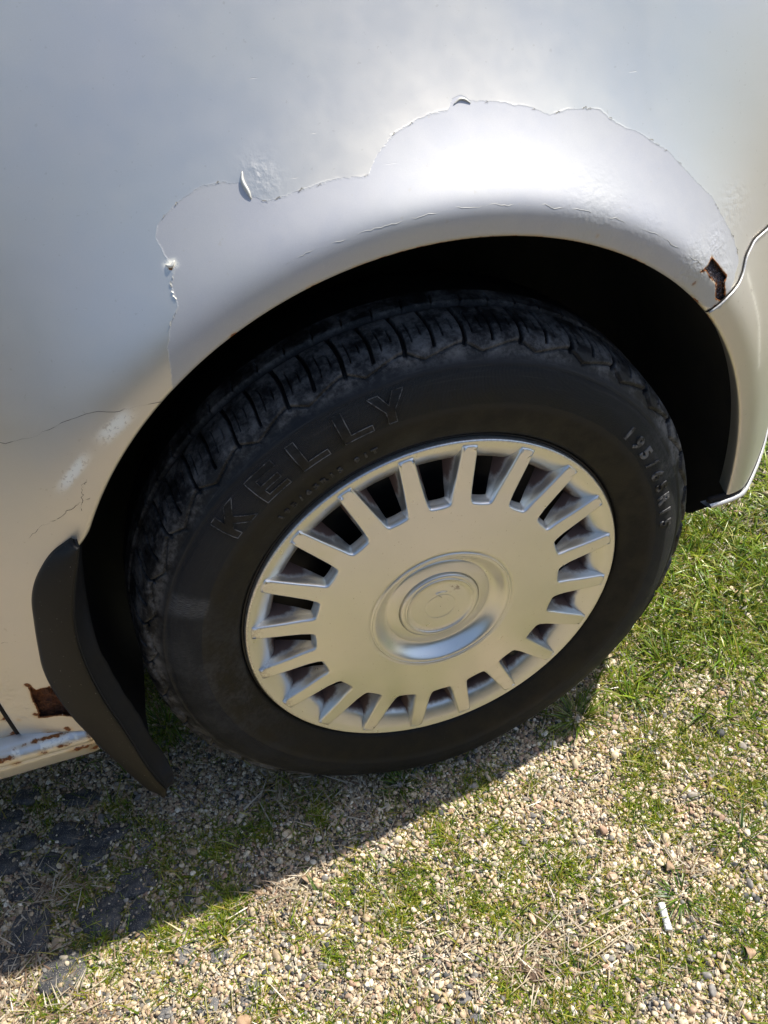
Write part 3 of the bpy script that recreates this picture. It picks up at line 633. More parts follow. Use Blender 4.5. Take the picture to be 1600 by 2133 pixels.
fender_me = finish_skin('fender', V, F, [((-.4365, 0, 0), (-1, 0, 0)), ((0, 0, .66), (0, 0, 1)), ((-.40, 0, -.0335), (.04, 0, -1)), ((.62, 0, 0), (1, 0, 0))], (HOLE_F, HOLE_R))
fender = part('fender', fender_me, PAINT)
so = fender.modifiers.new('t', 'SOLIDIFY'); so.thickness = .0009; so.offset = -1
V, F = skin(300, lambda r: np.where(r < .46, -6., -6-(r-.46)*20), lambda r: sph(r)-.15)
bump_me = finish_skin('front_bumper', V, F, [((0, 0, .034), (0, 0, -1)), ((.72, 0, 0), (1, 0, 0)), ((0, 0, .44), (0, 0, 1))])
bumper = part('front_bumper', bump_me, PAINT)
# proud rolled edge of the bumper along the seam with the fender
rs = np.linspace(.3465, .60, 60); P = [(ACX+r*math.cos(R(sph(r)-.25)), float(S(ACX+r*math.cos(R(sph(r)-.25)), ACZ+r*math.sin(R(sph(r)-.25))))-.0012, ACZ+r*math.sin(R(sph(r)-.25))) for r in rs]
Vv, Ff = tube(P, .0011, 8); part('bumper_edge', mesh('bumper_edge', Vv, Ff), PAINT, bumper)
P2 = [(p[0]-.0014, p[1]+.0010, p[2]+.0008) for p in P]; Vv, Ff = tube(P2, .0006, 6); part('seam_gap', mesh('seam_gap', Vv, Ff), GAP, bumper)
# bumper lower edge: return lip and the open clip channel at its end
xs = np.linspace(.3255, .72, 60); V = []
for x in xs:
    y = float(S(x, .034)); V += [(x, y-.001, .029), (x+.001, y-.0035, .0275), (x+.001, y-.0035, .0245), (x, y+.006, .0225), (x-.002, y+.012, .0235)]
part('bumper_lip', mesh('bumper_lip', V, gridF(60, 5)), PAINT, bumper)
Vv, Ff = tube([(x, float(S(x, .034))+.0035, .0315) for x in xs], .0035, 6); part('lip_groove', mesh('lip_groove', Vv, Ff), GAP, bumper)
def box(x0, x1, y0, y1, z0, z1):
    V = [(x, y, z) for x in (x0, x1) for y in (y0, y1) for z in (z0, z1)]
    return V, [(0, 1, 3, 2), (4, 6, 7, 5), (0, 4, 5, 1), (2, 3, 7, 6), (0, 2, 6, 4), (1, 5, 7, 3)]
# rusted metal showing through the two holes
def behind(H, off, mat, name, dy):
    hx = np.array(H); x0, z0 = hx.min(0)-.006; x1, z1 = hx.max(0)+.006
    xs_ = np.linspace(x0, x1, 34); zs_ = np.linspace(z0, z1, 34); X, Z = np.meshgrid(xs_, zs_)
    Y = S(X, Z)+off+dy*(fbm(X*160, Z*160, 3)-.5)+dy*.6*(fbm(X*420, Z*420, 5)-.5)
    Fg = gridF(34, 34); okv = (np.hypot(X-ACX, Z-ACZ) > AR+.0022).ravel(); Fg = Fg[okv[Fg].all(1)]
    me = mesh(name, np.stack([X, Y, Z], -1).reshape(-1, 3), Fg); recalc(me)
    return part(name, me, mat, fender)
behind(HOLE_F, .0042, RUSTD, 'rusted_metal', .004); behind(HOLE_R, .0075, RUST, 'rusted_metal', .009)
# torn flap of paint curling at the front hole, and the paint tongue at the rear one
def ribbon(P, W, off, name, mat, parent):
    V = []
    for i, ((x, z), w_) in enumerate(zip(P, W)):
        y = float(S(x, z))-off[i]; V += [(x-w_, y, z), (x+w_, y-.0006, z)]
    n = len(P); return part(name, mesh(name, V, [(2*i, 2*i+1, 2*i+3, 2*i+2) for i in range(n-1)]), mat, parent)
# hairline cracks in the filler
CR = [[(-0.3542,0.2931),(-0.3442,0.2951),(-0.3284,0.2954),(-0.3092,0.3011),(-0.2896,0.3085),(-0.2676,0.3129),(-0.2503,0.3126),(-0.2450,0.3128),(-0.2202,0.3131)],
      [(-0.3532,0.2097),(-0.3420,0.2188),(-0.3294,0.2260),(-0.3191,0.2296),(-0.3099,0.2355),(-0.3013,0.2395),(-0.2932,0.2421)],
      [(-0.2898,0.2590),(-0.2945,0.2542),(-0.2977,0.2433),(-0.3023,0.2325)],
      [(-0.4100,0.1054),(-0.3957,0.1055),(-0.3877,0.1076),(-0.3785,0.1148)]]
for P in CR:
    Q = smoothcurve(P, 60); n = len(Q); t = np.arange(n)
    jx = (vnoise(t*.35, t*0, 3)-.5)*.0022; jz = (vnoise(t*.5, t*0+3, 9)-.5)*.0020
    rad = .00019*np.clip((vnoise(t*.45, t*0, 17)-.12)*2.2, .12, 1)
    path = [(q[0]+a, float(S(q[0]+a, q[1]+b))-.0001, q[1]+b) for q, a, b in zip(Q, jx, jz)]
    Vv, Ff = tube(path, rad, 5); part('paint_crack', mesh('paint_crack', Vv, Ff), CRACK, fender)
# curled edges of lifted lacquer (real slivers standing proud)
def flakes(poly, n, smin, smax, seed, spread=.0006):
    r2 = random.Random(seed); P = np.array(poly); V = []; F = []
    L = np.r_[0, np.cumsum(np.hypot(*np.diff(P, axis=0).T))]
    for _ in range(n):
        s = r2.uniform(0, L[-1]); i = min(np.searchsorted(L, s)-1, len(P)-2); i = max(i, 0); t = (s-L[i])/(L[i+1]-L[i])
        c = P[i]+(P[i+1]-P[i])*t; d = (P[i+1]-P[i])/np.hypot(*(P[i+1]-P[i])); nn_ = np.array((-d[1], d[0])); a = r2.uniform(smin, smax); h = r2.uniform(.0004, .0013)
        c = c+nn_*r2.uniform(-spread, spread); m = 6; b0 = len(V)
        for j in range(m):
            u = j/(m-1)-.5; q = c+d*u*a+nn_*.0004*math.sin(7*u); wq = h*(1-(2*u)**2)*r2.uniform(.6, 1.1)
            e = q+nn_*wq
            V += [(q[0], float(S(*q))-.0002, q[1]), (e[0], float(S(*e))-.0004-wq*.45, e[1])]
        F += [(b0+2*j, b0+2*j+1, b0+2*j+3, b0+2*j+2) for j in range(m-1)]
    return V, F
V1, F1 = flakes(PEEL[:32], 26, .0015, .005, 5)
V2, F2 = flakes([(ACX+(AR+.0235)*math.cos(R(a)), ACZ+(AR+.0235)*math.sin(R(a))) for a in np.linspace(50, 112, 50)], 16, .002, .006, 9, .0010)
V3, F3 = flakes(PEEL[38:], 10, .0015, .005, 12)
Va = V1+V3; Fa = F1+[tuple(i+len(V1) for i in f) for f in F3]
k = NT('lifted_lacquer'); k.set(Base_Color=(.56, .55, .50, 1), Roughness=.5, Metallic=.3); LAC = k.m
o = part('lifted_lacquer', mesh('lifted_lacquer', Va, Fa), LAC, fender); tag(o, kind='stuff')
cz_ = []
for a_ in np.linspace(48, 108, 150):
    rr_ = AR+.0232+.0022*(float(vnoise(np.array(a_*.9), np.array(2.), 5))-.5)+.0012*(float(vnoise(np.array(a_*4.), np.array(1.), 8))-.5)
    q_ = (ACX+rr_*math.cos(R(a_)), ACZ+rr_*math.sin(R(a_))); cz_.append((q_[0], float(S(*q_))+.00002, q_[1]))
Vv, Ff = tube(cz_, .00024*np.clip((vnoise(np.arange(150)*.3, np.arange(150)*0, 27)-.3)*2.6, .1, 1), 5); part('lacquer_edge', mesh('lacquer_edge', Vv, Ff), LAC, fender)
# chunky curl at the left bay of the bare area and the crest over the arch
for (P, w0) in (([(-.1262,.4545),(-.1275,.449),(-.1255,.4430),(-.1245,.4385)], .0016), ([(.0335,.4755),(.0385,.4778),(.0425,.4772),(.0465,.4745)], .0010), ([(-.1925,.4055),(-.189,.4045),(-.186,.4075)], .0014)):
    Q = smoothcurve(P, 14); path = [(q[0], float(S(*q))-.0004, q[1]) for q in Q]; rad = w0*np.sin(np.linspace(.25, 2.9, 14))
    Vv, Ff = tube(path, rad, 8); part('paint_curl', mesh('paint_curl', Vv, Ff), LAC, fender)

# door and sill
xs = np.linspace(-1.15, -.4415, 60); zs = np.linspace(-.040, .66, 90); X, Z = np.meshgrid(xs, zs); Y = S(X, Z)
gx_ = np.clip((X+.4415)/.006+1, 0, 1)**2; Y = Y+gx_*.002-.0005
me = mesh('door', np.stack([X, Y, Z], -1).reshape(-1, 3), gridF(90, 60)); recalc(me)
for nme in ('peel', 'scuff', 'blister'): fattr(me, nme, np.full(len(me.vertices), -.02 if nme == 'peel' else 0.))
fattr(me, 'rust', (.75*np.exp(-((X+.445)**2+(Z+.035)**2)/.012**2)+.6*np.exp(-((X+.444)**2+(Z-.0)**2)/.010**2)).ravel())
part('door', me, PAINT)
zz = np.linspace(-.0335, .66, 40); Vv, Ff = tube([(-.4390, float(S(-.439, z))+.0052, z) for z in zz], .0045, 8); part('door_seam', mesh('door_seam', Vv, Ff), GAP)
prof = [(.040, -.030), (.020, -.033), (.0125, -.0365), (.0085, -.040), (.0062, -.0445), (.0062, -.049), (.0078, -.0525), (.0072, -.056), (.0098, -.066), (.0125, -.0745), (.0155, -.078), (.022, -.079), (.034, -.074)]
prof = smoothcurve([(p[0], p[1], 0) for p in prof], 60)[:, :2]
xs = np.concatenate([np.linspace(-1.15, -.55, 20), np.linspace(-.549, -.372, 120)]); X = np.repeat(xs[:, None], 60, 1); Y = np.repeat(prof[None, :, 0], len(xs), 0).copy(); Z = np.repeat(prof[None, :, 1], len(xs), 0).copy()
Y += (fbm(X*60, Z*60, 8)-.5)*.002*np.exp(-((Z+.042)/.012)**2)-.0005
rag = np.clip((X-(-.386+.012*fbm(Z*90, Z*0, 3)))/.02, 0, 1); Y += rag*.004
me = mesh('sill', np.stack([X, Y, Z], -1).reshape(-1, 3), gridF(len(xs), 60)); recalc(me)
fx, fz = X.ravel(), Z.ravel(); r_ = np.zeros(len(fx))
for a, b, sx_, sz_, am in [(-.385,-.057,.018,.006,.85),(-.400,-.044,.010,.0035,.8),(-.419,-.046,.006,.004,.95),(-.455,-.0415,.016,.004,.85),(-.447,-.051,.007,.005,.8),(-.376,-.066,.008,.01,.8),(-.43,-.036,.03,.002,.7),(-.49,-.040,.02,.003,.7),(-.41,-.0355,.03,.0016,.9),(-.374,-.05,.004,.03,.7)]:
    r_ = np.maximum(r_, am*np.exp(-((fx-a)/sx_)**2-((fz-b)/sz_)**2))
fattr(me, 'rust', r_*.80); fattr(me, 'peel', np.full(len(fx), -.02)); fattr(me, 'scuff', .8*np.exp(-((fz+.040)/.0035)**2)*(fx > -.47)*(fbm(fx*70, fz*50, 1) > .47)); fattr(me, 'blister', .5*np.exp(-((fz+.043)/.006)**2))
part('sill', me, PAINT)

# bonnet, nose and the rest of the shell beyond the frame (they cast the shade on the ground)
xs = np.linspace(-.60, .62, 40); ys = np.linspace(0, 1, 40); V = []
for t in ys:
    for x in xs:
        y0 = float(S(x, .66))-.002; yy = y0+t*(1.72-2*y0); rise = .045*math.sin(math.pi*t)**.45+.02*math.sin(math.pi*t)
        V.append((x, yy, .6615+rise-.10*max(0, x-.2)**1.5*min(1, 6*t*(1-t)+.0)))
part('bonnet', mesh('bonnet', V, gridF(40, 40)), PAINT)
for me in (bpy.data.meshes['bonnet'],):
    for nme in ('rust', 'scuff', 'blister'): fattr(me, nme, np.zeros(len(me.vertices)))
    fattr(me, 'peel', np.full(len(me.vertices), -.02))
V = []
for z in np.linspace(.034, .66, 20):
    for t in np.linspace(0, 1, 30):
        y0 = float(S(.62 if z > .44 else .72, z)); yy = y0+t*(1.72-2*y0); x0 = .62 if z > .44 else .72
        V.append((x0+.10*math.sin(math.pi*t)**.6, yy, z))
part('nose', mesh('nose', V, gridF(20, 30)), simple('silver_plain', (.5, .5, .48), .4, .6))
V, F = box(-1.15, .66, 1.69, 1.71, -.07, .66); part('far_side', mesh('far_side', V, F), bpy.data.materials['silver_plain'], None, False)
V, F = box(-1.15, .66, .36, 1.68, -.08, -.06); part('underbody', mesh('underbody', V, F), LINER, None, False)
V, F = box(-1.15, -.395, .05, .36, -.075, -.05); part('floor_edge', mesh('floor_edge', V, F), LINER, None, False)
V = []
for z, x, y0 in ((.66, -.60, .13), (.95, -1.05, .28), (.95, -1.3, .28), (.66, -1.3, .1)):
    V += [(x, y0, z), (x, 1.72-y0, z)]
part('windscreen', mesh('windscreen', V, [(0, 1, 3, 2), (2, 3, 5, 4), (0, 2, 4, 6), (1, 7, 5, 3)]), simple('dark_glass', (.02, .025, .025), .1), None, False)

# wheel arch liner
prof = [(AR+.010, .009), (AR+.014, .014), (AR+.016, .06), (AR+.012, .12), (AR+.010, .20), (AR+.005, .30), (AR-.10, .335), (.05, .34)]
V = []
for q, (r_, y_) in enumerate(prof):
    for t in np.linspace(R(-3.0-15*min(1, y_/.08)), R(204), 150):
        V.append((ACX+r_*math.cos(t)*1.0, y_+.35*max(0, r_*math.cos(t)-.2)**1.6, ACZ+r_*math.sin(t)+.002*math.sin(t*23)*(q > 1)*(q < 6)))
me = mesh('wheel_arch_liner', V, gridF(len(prof), 150)); recalc(me); part('wheel_arch_liner', me, LINER)

# mud flap
Lc = smoothcurve([(-.316,.208),(-.335,.197),(-.352,.178),(-.364,.155),(-.371,.128),(-.378,.095),(-.383,.065),(-.383,.03),(-.378,-.011),(-.368,-.05),(-.356,-.087),(-.345,-.122),(-.3385,-.138),(-.331,-.1465)], 80)
Rc = smoothcurve([(-.3125,.2065),(-.317,.193),(-.3235,.177),(-.3315,.155),(-.3385,.130),(-.343,.098),(-.344,.061),(-.342,.024),(-.3375,-.015),(-.334,-.05),(-.331,-.083),(-.326,-.115),(-.3215,-.136),(-.3255,-.1465)], 80)
m = 18; V = []; n = 80
for i in range(n):
    t = i/(n-1)
    yl = float(S(Lc[i][0], Lc[i][1]))-.0030 if Lc[i][1] > -.03 else float(S(Lc[i][0], -.03))-.003-.04*(-.03-Lc[i][1])
    yr = -.012-.004*t
    yl = min(yl, .03)
    for j in range(m):
        u = j/(m-1); x = Lc[i][0]*(1-u)+Rc[i][0]*u; z = Lc[i][1]*(1-u)+Rc[i][1]*u
        s = u; y = yl*(1-s)**1.5+yr*(1-(1-s)**1.5)
        if j == 0: y += .004
        V.append((x, y, z))
nf = len(V); F = list(map(tuple, gridF(n, m)))
# the sheet runs in behind the tyre, its far edge ragged
V2 = []; q = 14
for i in range(n):
    x, y, z = V[i*m+m-1]; t = i/(n-1); rag = .0015*math.sin(i*.5)+.001*math.sin(i*1.3)
    for j in range(q):
        u = j/(q-1); V2.append((x-.006*u*(1-u)*4+.010*u*(t > .2), y+.0015+((.022+.12*max(0, 1-t/.45))*min(1, (1.02-t)/.18)+.004+rag*u)*u, z+.004*u))
me = mesh('mud_flap', V, F); flap = part('mud_flap', me, FLAP); so = flap.modifiers.new('t', 'SOLIDIFY'); so.thickness = .0032; so.offset = 0
me = mesh('flap_backing', V2, gridF(n, q)); o = link('flap_backing', me, FLAP_SHADE, flap); so = o.modifiers.new('t', 'SOLIDIFY'); so.thickness = .0028; so.offset = 0

# ------------------------------------------------------------------ wheel
wheel = empty('wheel', (0, 0, ZC), car)
def wpart(name, me, mat, smooth=True): return link(name, me, mat, wheel, smooth)
ctl = [(.2045,.030),(.2075,.0235),(.2085,.0165),(.2115,.0115),(.218,.0085),(.232,.0035),(.248,.0004),(.262,.0008),(.274,.0050),(.2805,.0093),(.2825,.0098),(.2845,.0120),(.2900,.0150),(.2945,.0180),(.2985,.0215),(.3020,.0275),(.3045,.0360),(.3064,.050),(.3086,.070),(.3108,.0975)]
C1 = smoothcurve([(a, b, 0) for a, b in ctl], 2400)[:, :2]
arc = np.r_[0, np.cumsum(np.hypot(*np.diff(C1, axis=0).T))]
s_tread = np.interp(.0170, C1[:, 1][1500:], arc[1500:])          # where the blocks begin
ss = np.concatenate([np.linspace(0, s_tread-.004, 44), np.linspace(s_tread-.004, arc[-1], 84)[1:]])
pr = np.stack([np.interp(ss, arc, C1[:, 0]), np.interp(ss, arc, C1[:, 1])], -1)
tg = np.gradient(pr, axis=0); tg /= np.linalg.norm(tg, axis=1)[:, None]; nr_ = np.stack([tg[:, 1], -tg[:, 0]], -1)
th = np.radians(np.concatenate([np.arange(20, 216, .085), np.arange(216, 380, .4)])); NT_ = len(th); deg = np.degrees(th)[None]; PER = 360/35
rad = pr[:, 0][:, None]; yy = pr[:, 1][:, None]; s2 = ss[:, None]
bow = .6*np.sin(np.clip((yy-.018)/.055, 0, 1)*math.pi)
phs = ((deg-94.0+bow)/PER) % 1.0                                  # 0 = the main groove of the period
prof_edge = np.where(phs < .18, .2982-(.18-phs)*.0, np.where(phs < .72, .2982-.0072*((phs-.18)/.54), .2910+.0072*((phs-.72)/.28)))
prof_edge = .2905+.0080*np.interp(phs, [0, .10, .62, .70, 1.0], [1.0, .98, .10, .0, 1.0])
def groove(ph0, width, lo, hi, depth):
    dd = np.abs((phs-ph0+.5) % 1-.5)*PER*math.pi/180*.306
    m = np.clip((width/2+.0003-dd)/.0006, 0, 1)
    e = np.clip((yy-lo)/.0025, 0, 1)*np.clip((hi-yy)/.0025, 0, 1)
    return m*e*depth
blk = 1-np.clip((rad-prof_edge)/.0009, 0, 1)                      # 1 below the zigzag edge
blk = np.where(yy > .03, 0, blk)*np.clip((s2-(s_tread-.0095))/.004, 0, 1)
zline = np.exp(-((rad-prof_edge)/.0007)**2)*(yy < .03)
dep = .0022*blk+.0024*zline
dep = np.maximum(dep, groove(.0, .0038, .0175, .075, .0062))
dep = np.maximum(dep, groove(.52, .0031, .0205, .075, .0056))
for p0, lo, hi in ((.17, .034, .052), (.35, .028, .058), (.69, .034, .052), (.86, .028, .058)): dep = np.maximum(dep, groove(p0, .0011, lo, hi, .003))
gcirc = np.clip((.0050-np.abs(yy-.0735))/.0012, 0, 1)*.0068; dep = np.maximum(dep, gcirc)
dd = np.abs(((phs*2+.2*np.sin(yy*90)) % 1)-.5); dep = np.maximum(dep, np.clip((.045-dd)/.02, 0, 1)*.0030*np.clip((yy-.078)/.002, 0, 1)*np.clip((.0925-yy)/.002, 0, 1))
dep = dep+.0004*(fbm(deg*1.2, yy*900, 6)-.5)*(yy > .02)
for r0 in (.2858, .2800): dep = dep+.0009*np.exp(-((rad-r0)/.0006)**2)
X = (rad-dep*nr_[:, 0][:, None])*np.cos(th)[None]; Z = (rad-dep*nr_[:, 0][:, None])*np.sin(th)[None]; Y = yy-dep*nr_[:, 1][:, None]
# slight bulge and flat where the tyre stands on the ground
dwn = np.exp(-((deg-270)/16)**2); Y = Y-.004*dwn*np.exp(-((rad-.27)/.03)**2); Z = np.maximum(Z, -.3045)
outer = np.stack([X, Y, Z], -1)
ip = [(.3109,.0985),(.3104,.125),(.3070,.150),(.302,.168),(.2945,.178),(.262,.194),(.232,.19),(.21,.175)]
innr = np.stack([np.stack([np.full(NT_, 0)+a*np.cos(th), np.full(NT_, b), np.maximum(a*np.sin(th), -.3045)], -1) for a, b in ip])
G = np.concatenate([outer, innr]); me = mesh('tyre', G.reshape(-1, 3), gridF(len(G), NT_, True)[:, ::-1].copy())
nrow = len(ss); radA = np.zeros((len(G), NT_)); radA[:nrow] = rad; radA[:nrow][np.broadcast_to(yy > .03, (nrow, NT_))] = .4
dust = np.zeros((len(G), NT_)); dust[:nrow] = (1-np.clip(dep/.002-.9, 0, 1)*(yy > .02))*(1.15*np.clip((s2-s_tread+.012)/.01, 0, 1)+.9*np.exp(-((deg-18)/16)**2)*np.clip((rad-.252)/.015, 0, 1)+.25*np.exp(-((deg-185)/30)**2)+.8*np.exp(-((rad-.284)/.003)**2)*np.exp(-((deg-215)/28)**2))
scr = np.zeros((len(G), NT_)); scr[:nrow] = np.clip(np.exp(-((deg-158.3)/2.6)**4)*np.clip((rad-.2455)/.004, 0, 1)*np.clip((.281-rad)/.002, 0, 1)*1.1+.35*np.exp(-((deg-172)/5)**2)*np.clip((rad-.252)/.01, 0, 1)*np.clip((.281-rad)/.002, 0, 1), 0, 1)
for nme, A in (('rad', radA), ('dust', dust), ('scratch', scr), ('ang', np.broadcast_to(th[None], (len(G), NT_)))): fattr(me, nme, np.ascontiguousarray(A).ravel())
wpart('tyre', me, TYRE)

# lettering moulded in the sidewall
SW = smoothcurve([(a, b, 0) for a, b in ctl], 800)[:520, :2]; SW = SW[SW[:, 0] > .209]
def swy(r): return np.interp(r, SW[:, 0], SW[:, 1])
def wrapV(P, th0, r0, lift):
    """(u along the letters, v up, h height) -> the sidewall; u runs clockwise"""
    P = np.asarray(P, float); r = r0+P[:, 1]; a = R(th0)-P[:, 0]/(r0+.012)
    return np.stack([r*np.cos(a), swy(r)-P[:, 2]-lift, r*np.sin(a)], -1)
GL = {'K': [[(0,0),(.24,0),(.24,.34),(.38,.47),(.70,0),(1.02,0),(.56,.62),(.98,1),(.64,1),(.24,.64),(.24,1),(0,1)]],
      'E': [[(0,0),(.95,0),(.95,.20),(.26,.20),(.26,.41),(.88,.41),(.88,.59),(.26,.59),(.26,.80),(.95,.80),(.95,1),(0,1)]],
      'L': [[(0,0),(.92,0),(.92,.22),(.26,.22),(.26,1),(0,1)]],
      'Y': [[(.37,0),(.63,0),(.63,.42),(1.0,1),(.70,1),(.50,.62),(.30,1),(0,1),(.37,.42)]]}
def dense(poly, step=.06):
    out = []
    for a, b in zip(poly, poly[1:]+poly[:1]):
        L_ = math.dist(a, b); n = max(1, int(L_/step))
        out += [(a[0]+(b[0]-a[0])*i/n, a[1]+(b[1]-a[1])*i/n) for i in range(n)]
    return out
W_, H_ = .0305, .0265
def tattr(me, r=.2):
    n = len(me.vertices); fattr(me, 'rad', np.full(n, r)); fattr(me, 'dust', np.full(n, .15)); fattr(me, 'scratch', np.zeros(n)); fattr(me, 'ang', np.zeros(n))
for ch, th0 in zip('KELLY', (138.6, 128.6, 118.9, 109.4, 102.6)):
    poly = dense(GL[ch][0]); n = len(poly)
    from mathutils.geometry import tessellate_polygon
    base = [(u*W_, v*H_, 0) for u, v in poly]
    bot = wrapV([(u, v, -.001) for u, v, _ in base], th0, .2505, 0); top = wrapV([(u, v, .00045) for u, v, _ in base], th0, .2505, 0)
    tri = tessellate_polygon([[Vector(b) for b in base]])
    me = mesh('raised_letter', np.concatenate([bot, top]), [[i, (i+1) % n, n+(i+1) % n, n+i] for i in range(n)]+[[n+a for a in t] for t in tri]); recalc(me); tattr(me, .26*0+.2)
    o = wpart('raised_letter', me, TYRE, False)
    rim_path = np.concatenate([top, top[:1]]); Vv, Ff = tube(rim_path, .00048, 6, caps=False); V0 = len(me.vertices)
    bm = bmesh.new(); bm.from_mesh(me); vs = [bm.verts.new(v) for v in Vv]
    for f in Ff:
        try: bm.faces.new([vs[i] for i in f])
        except ValueError: pass
    bm.to_mesh(me); bm.free(); me.attributes['dust'].data.foreach_set('value', np.r_[np.full(V0, .2), np.full(len(me.vertices)-V0, 2.2)].astype(np.float32))
def text_ring(txt, th0, r0, size, name, spread):
    for i, ch in enumerate(txt):
        if ch == ' ': continue
        cu = bpy.data.curves.new('t', 'FONT'); cu.body = ch; cu.size = size; cu.fill_mode = 'BOTH'; cu.extrude = .0019; cu.bevel_depth = .00022; cu.bevel_resolution = 0; cu.resolution_u = 3; cu.offset = size*.03; cu.align_x = 'CENTER'
        ob = bpy.data.objects.new('t', cu); COL.objects.link(ob); dg = bpy.context.evaluated_depsgraph_get(); me = bpy.data.meshes.new_from_object(ob.evaluated_get(dg))
        bpy.data.objects.remove(ob); bpy.data.curves.remove(cu)
        co = np.empty(len(me.vertices)*3, np.float32); me.vertices.foreach_get('co', co); co = co.reshape(-1, 3)*[1.15, 1, 1]
        W = wrapV(co*[1, 1, 1]-[0, 0, .0008], th0-spread*i, r0, 0); me.vertices.foreach_set('co', W.astype(np.float32).ravel()); me.name = name; recalc(me); tattr(me, .2); me.attributes['dust'].data.foreach_set('value', np.full(len(me.vertices), 2.2 if size > .01 else .8, np.float32))
        wpart(name, me, TYRE, False)
text_ring('195/65R15', 41.6, .2530, .0185, 'size_marking', 4.15)
text_ring('195/65R15 91T', 130.5, .2238, .0085, 'small_marking', 2.15)

# steel wheel behind the trim
V, F = lathe([(.203,.026),(.2035,.018),(.2075,.0145),(.2085,.016),(.2065,.024),(.199,.032),(.190,.036),(.186,.060),(.170,.062),(.150,.054),(.120,.050),(.09,.058),(.07,.045),(.03,.045),(.028,.02),(.001,.02)], 240)
me = mesh('steel_wheel', V, F); recalc(me); wpart('steel_wheel', me, RIMST)
V, F = lathe([(.001,.030),(.010,.030),(.0125,.033),(.0125,.046)], 40); me = mesh('tyre_valve', V, F); recalc(me); o = wpart('tyre_valve', me, simple('valve_rubber', (.03, .033, .032), .5)); o.location = (.17*math.cos(R(-54)), .004, .17*math.sin(R(-54))); o.scale = (.75, .8, .75)

# plastic wheel trim
def face(r):
    r = np.asarray(r, float); return .0065+.0022*np.clip((r-.13)/.07, 0, 1)**2-.0085*(1-np.clip(r/.15, 0, 1)**2)
def cattrs(me, rad_fn=None, dep=None, wear=None, grime=None):
    n = len(me.vertices); fattr(me, 'rad', np.zeros(n)); fattr(me, 'dep', np.zeros(n) if dep is None else dep); fattr(me, 'wear', np.zeros(n) if wear is None else wear); fattr(me, 'grime', np.zeros(n) if grime is None else grime)
def coords(me):
    co = np.empty(len(me.vertices)*3, np.float32); me.vertices.foreach_get('co', co); return co.reshape(-1, 3).astype(float)
# outer ring
ringp = smoothcurve([(.2010,.0240,0),(.2042,.0190,0),(.2056,.0140,0),(.2052,.0105,0),(.2035,.0090,0),(.2010,.0096,0),(.1960,.0112,0),(.1900,.0142,0),(.1850,.0172,0),(.1815,.0200,0),(.1780,.0240,0),(.1755,.0300,0),(.1745,.0380,0),(.1740,.0450,0)], 60)[:, :2]
V, F = lathe(ringp, 900); Vr = np.hypot(V[:, 0], V[:, 2])
ang_ = np.degrees(np.arctan2(V[:, 2], V[:, 0]))
me = mesh('trim_ring', V, F); recalc(me)
slotph = ((ang_-80.2)/18) % 1; mid = 1-np.abs(slotph-.5)*2
wear = np.exp(-((Vr-.2045)/.0022)**2)*(np.exp(-((((ang_-180) % 360)-180+0)/60)**2)*0+.5+.5*np.exp(-(((ang_+360) % 360-190)/40)**2))
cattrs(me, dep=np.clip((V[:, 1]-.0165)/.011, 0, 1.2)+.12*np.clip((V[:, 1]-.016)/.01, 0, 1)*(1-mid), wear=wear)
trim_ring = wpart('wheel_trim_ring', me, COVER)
# hub face with twenty spokes
NS = 20; PH0 = R(80.2); pitch = 2*math.pi/NS
def outline():
    out = []
    for k_ in range(NS):
        c0 = PH0-k_*pitch     # clockwise
        def P(r, half, sgn): a = c0+sgn*half/r; return (r*math.cos(a), r*math.sin(a))
        edge = [(.1372, .0118), (.1380, .0112), (.1402, .0105), (.150, .0098), (.165, .0090), (.180, .0085), (.193, .0081), (.1985, .0079), (.1993, .0072)]
        left = [P(r, h, +1) for r, h in edge]; right = [P(r, h, -1) for r, h in edge[::-1]]
        out += left+[P(.1996, .003, 1), P(.1996, -.0, 1), P(.1996, .003, -1)]+right
        # bottom of the slot to the right of this spoke
        a1 = c0-.0118/.1372; a2 = c0-pitch+.0118/.1372
        for t in (.04, .12, .3, .5, .7, .88, .96):
            a = a1+(a2-a1)*t; rr = .1366-.0010*math.sin(math.pi*t); out.append((rr*math.cos(a), rr*math.sin(a)))
    return out
ol = outline(); nO = len(ol); O = np.array(ol)
tan = np.roll(O, -1, 0)-np.roll(O, 1, 0); tan /= np.linalg.norm(tan, axis=1)[:, None]; outn = np.stack([-tan[:, 1], tan[:, 0]], -1)  # clockwise -> outward is left of travel
if (outn*O).sum(1).mean() < 0: outn = -outn
e1 = O-np.roll(O, 1, 0); e1 /= np.linalg.norm(e1, axis=1)[:, None]+1e-12
loops = []
for off, dy in ((-.0020, .0), (-.0011, .00022), (-.0004, .0009), (0., .0020), (.0004, .0050), (.0012, .0110), (.0028, .0180), (.0052, .0270), (.0075, .0380)):
    r0_ = np.hypot(O[:, 0], O[:, 1]); grow = np.clip((r0_-.138)/.045, 0, 1)
    Q = O+outn*(off if off < .0005 else .0004+(off-.0004)*(.35+.65*grow)[:, None]); rq = np.hypot(Q[:, 0], Q[:, 1]); Q = Q if off < .001 else Q*(np.minimum(rq, .1995)/rq)[:, None]
    dpt = dy if dy < .003 else .002+(dy-.002)*(.24+.56*grow)
    loops.append(np.stack([Q[:, 0], face(rq)+dpt, Q[:, 1]], -1))
V = np.concatenate(loops); F = [[l*nO+i, l*nO+(i+1) % nO, (l+1)*nO+(i+1) % nO, (l+1)*nO+i] for l in range(len(loops)-1) for i in range(nO)]
bm = bmesh.new(); bv = [bm.verts.new(v) for v in V]; bm.verts.ensure_lookup_table()
for f in F: bm.faces.new([bv[i] for i in f])
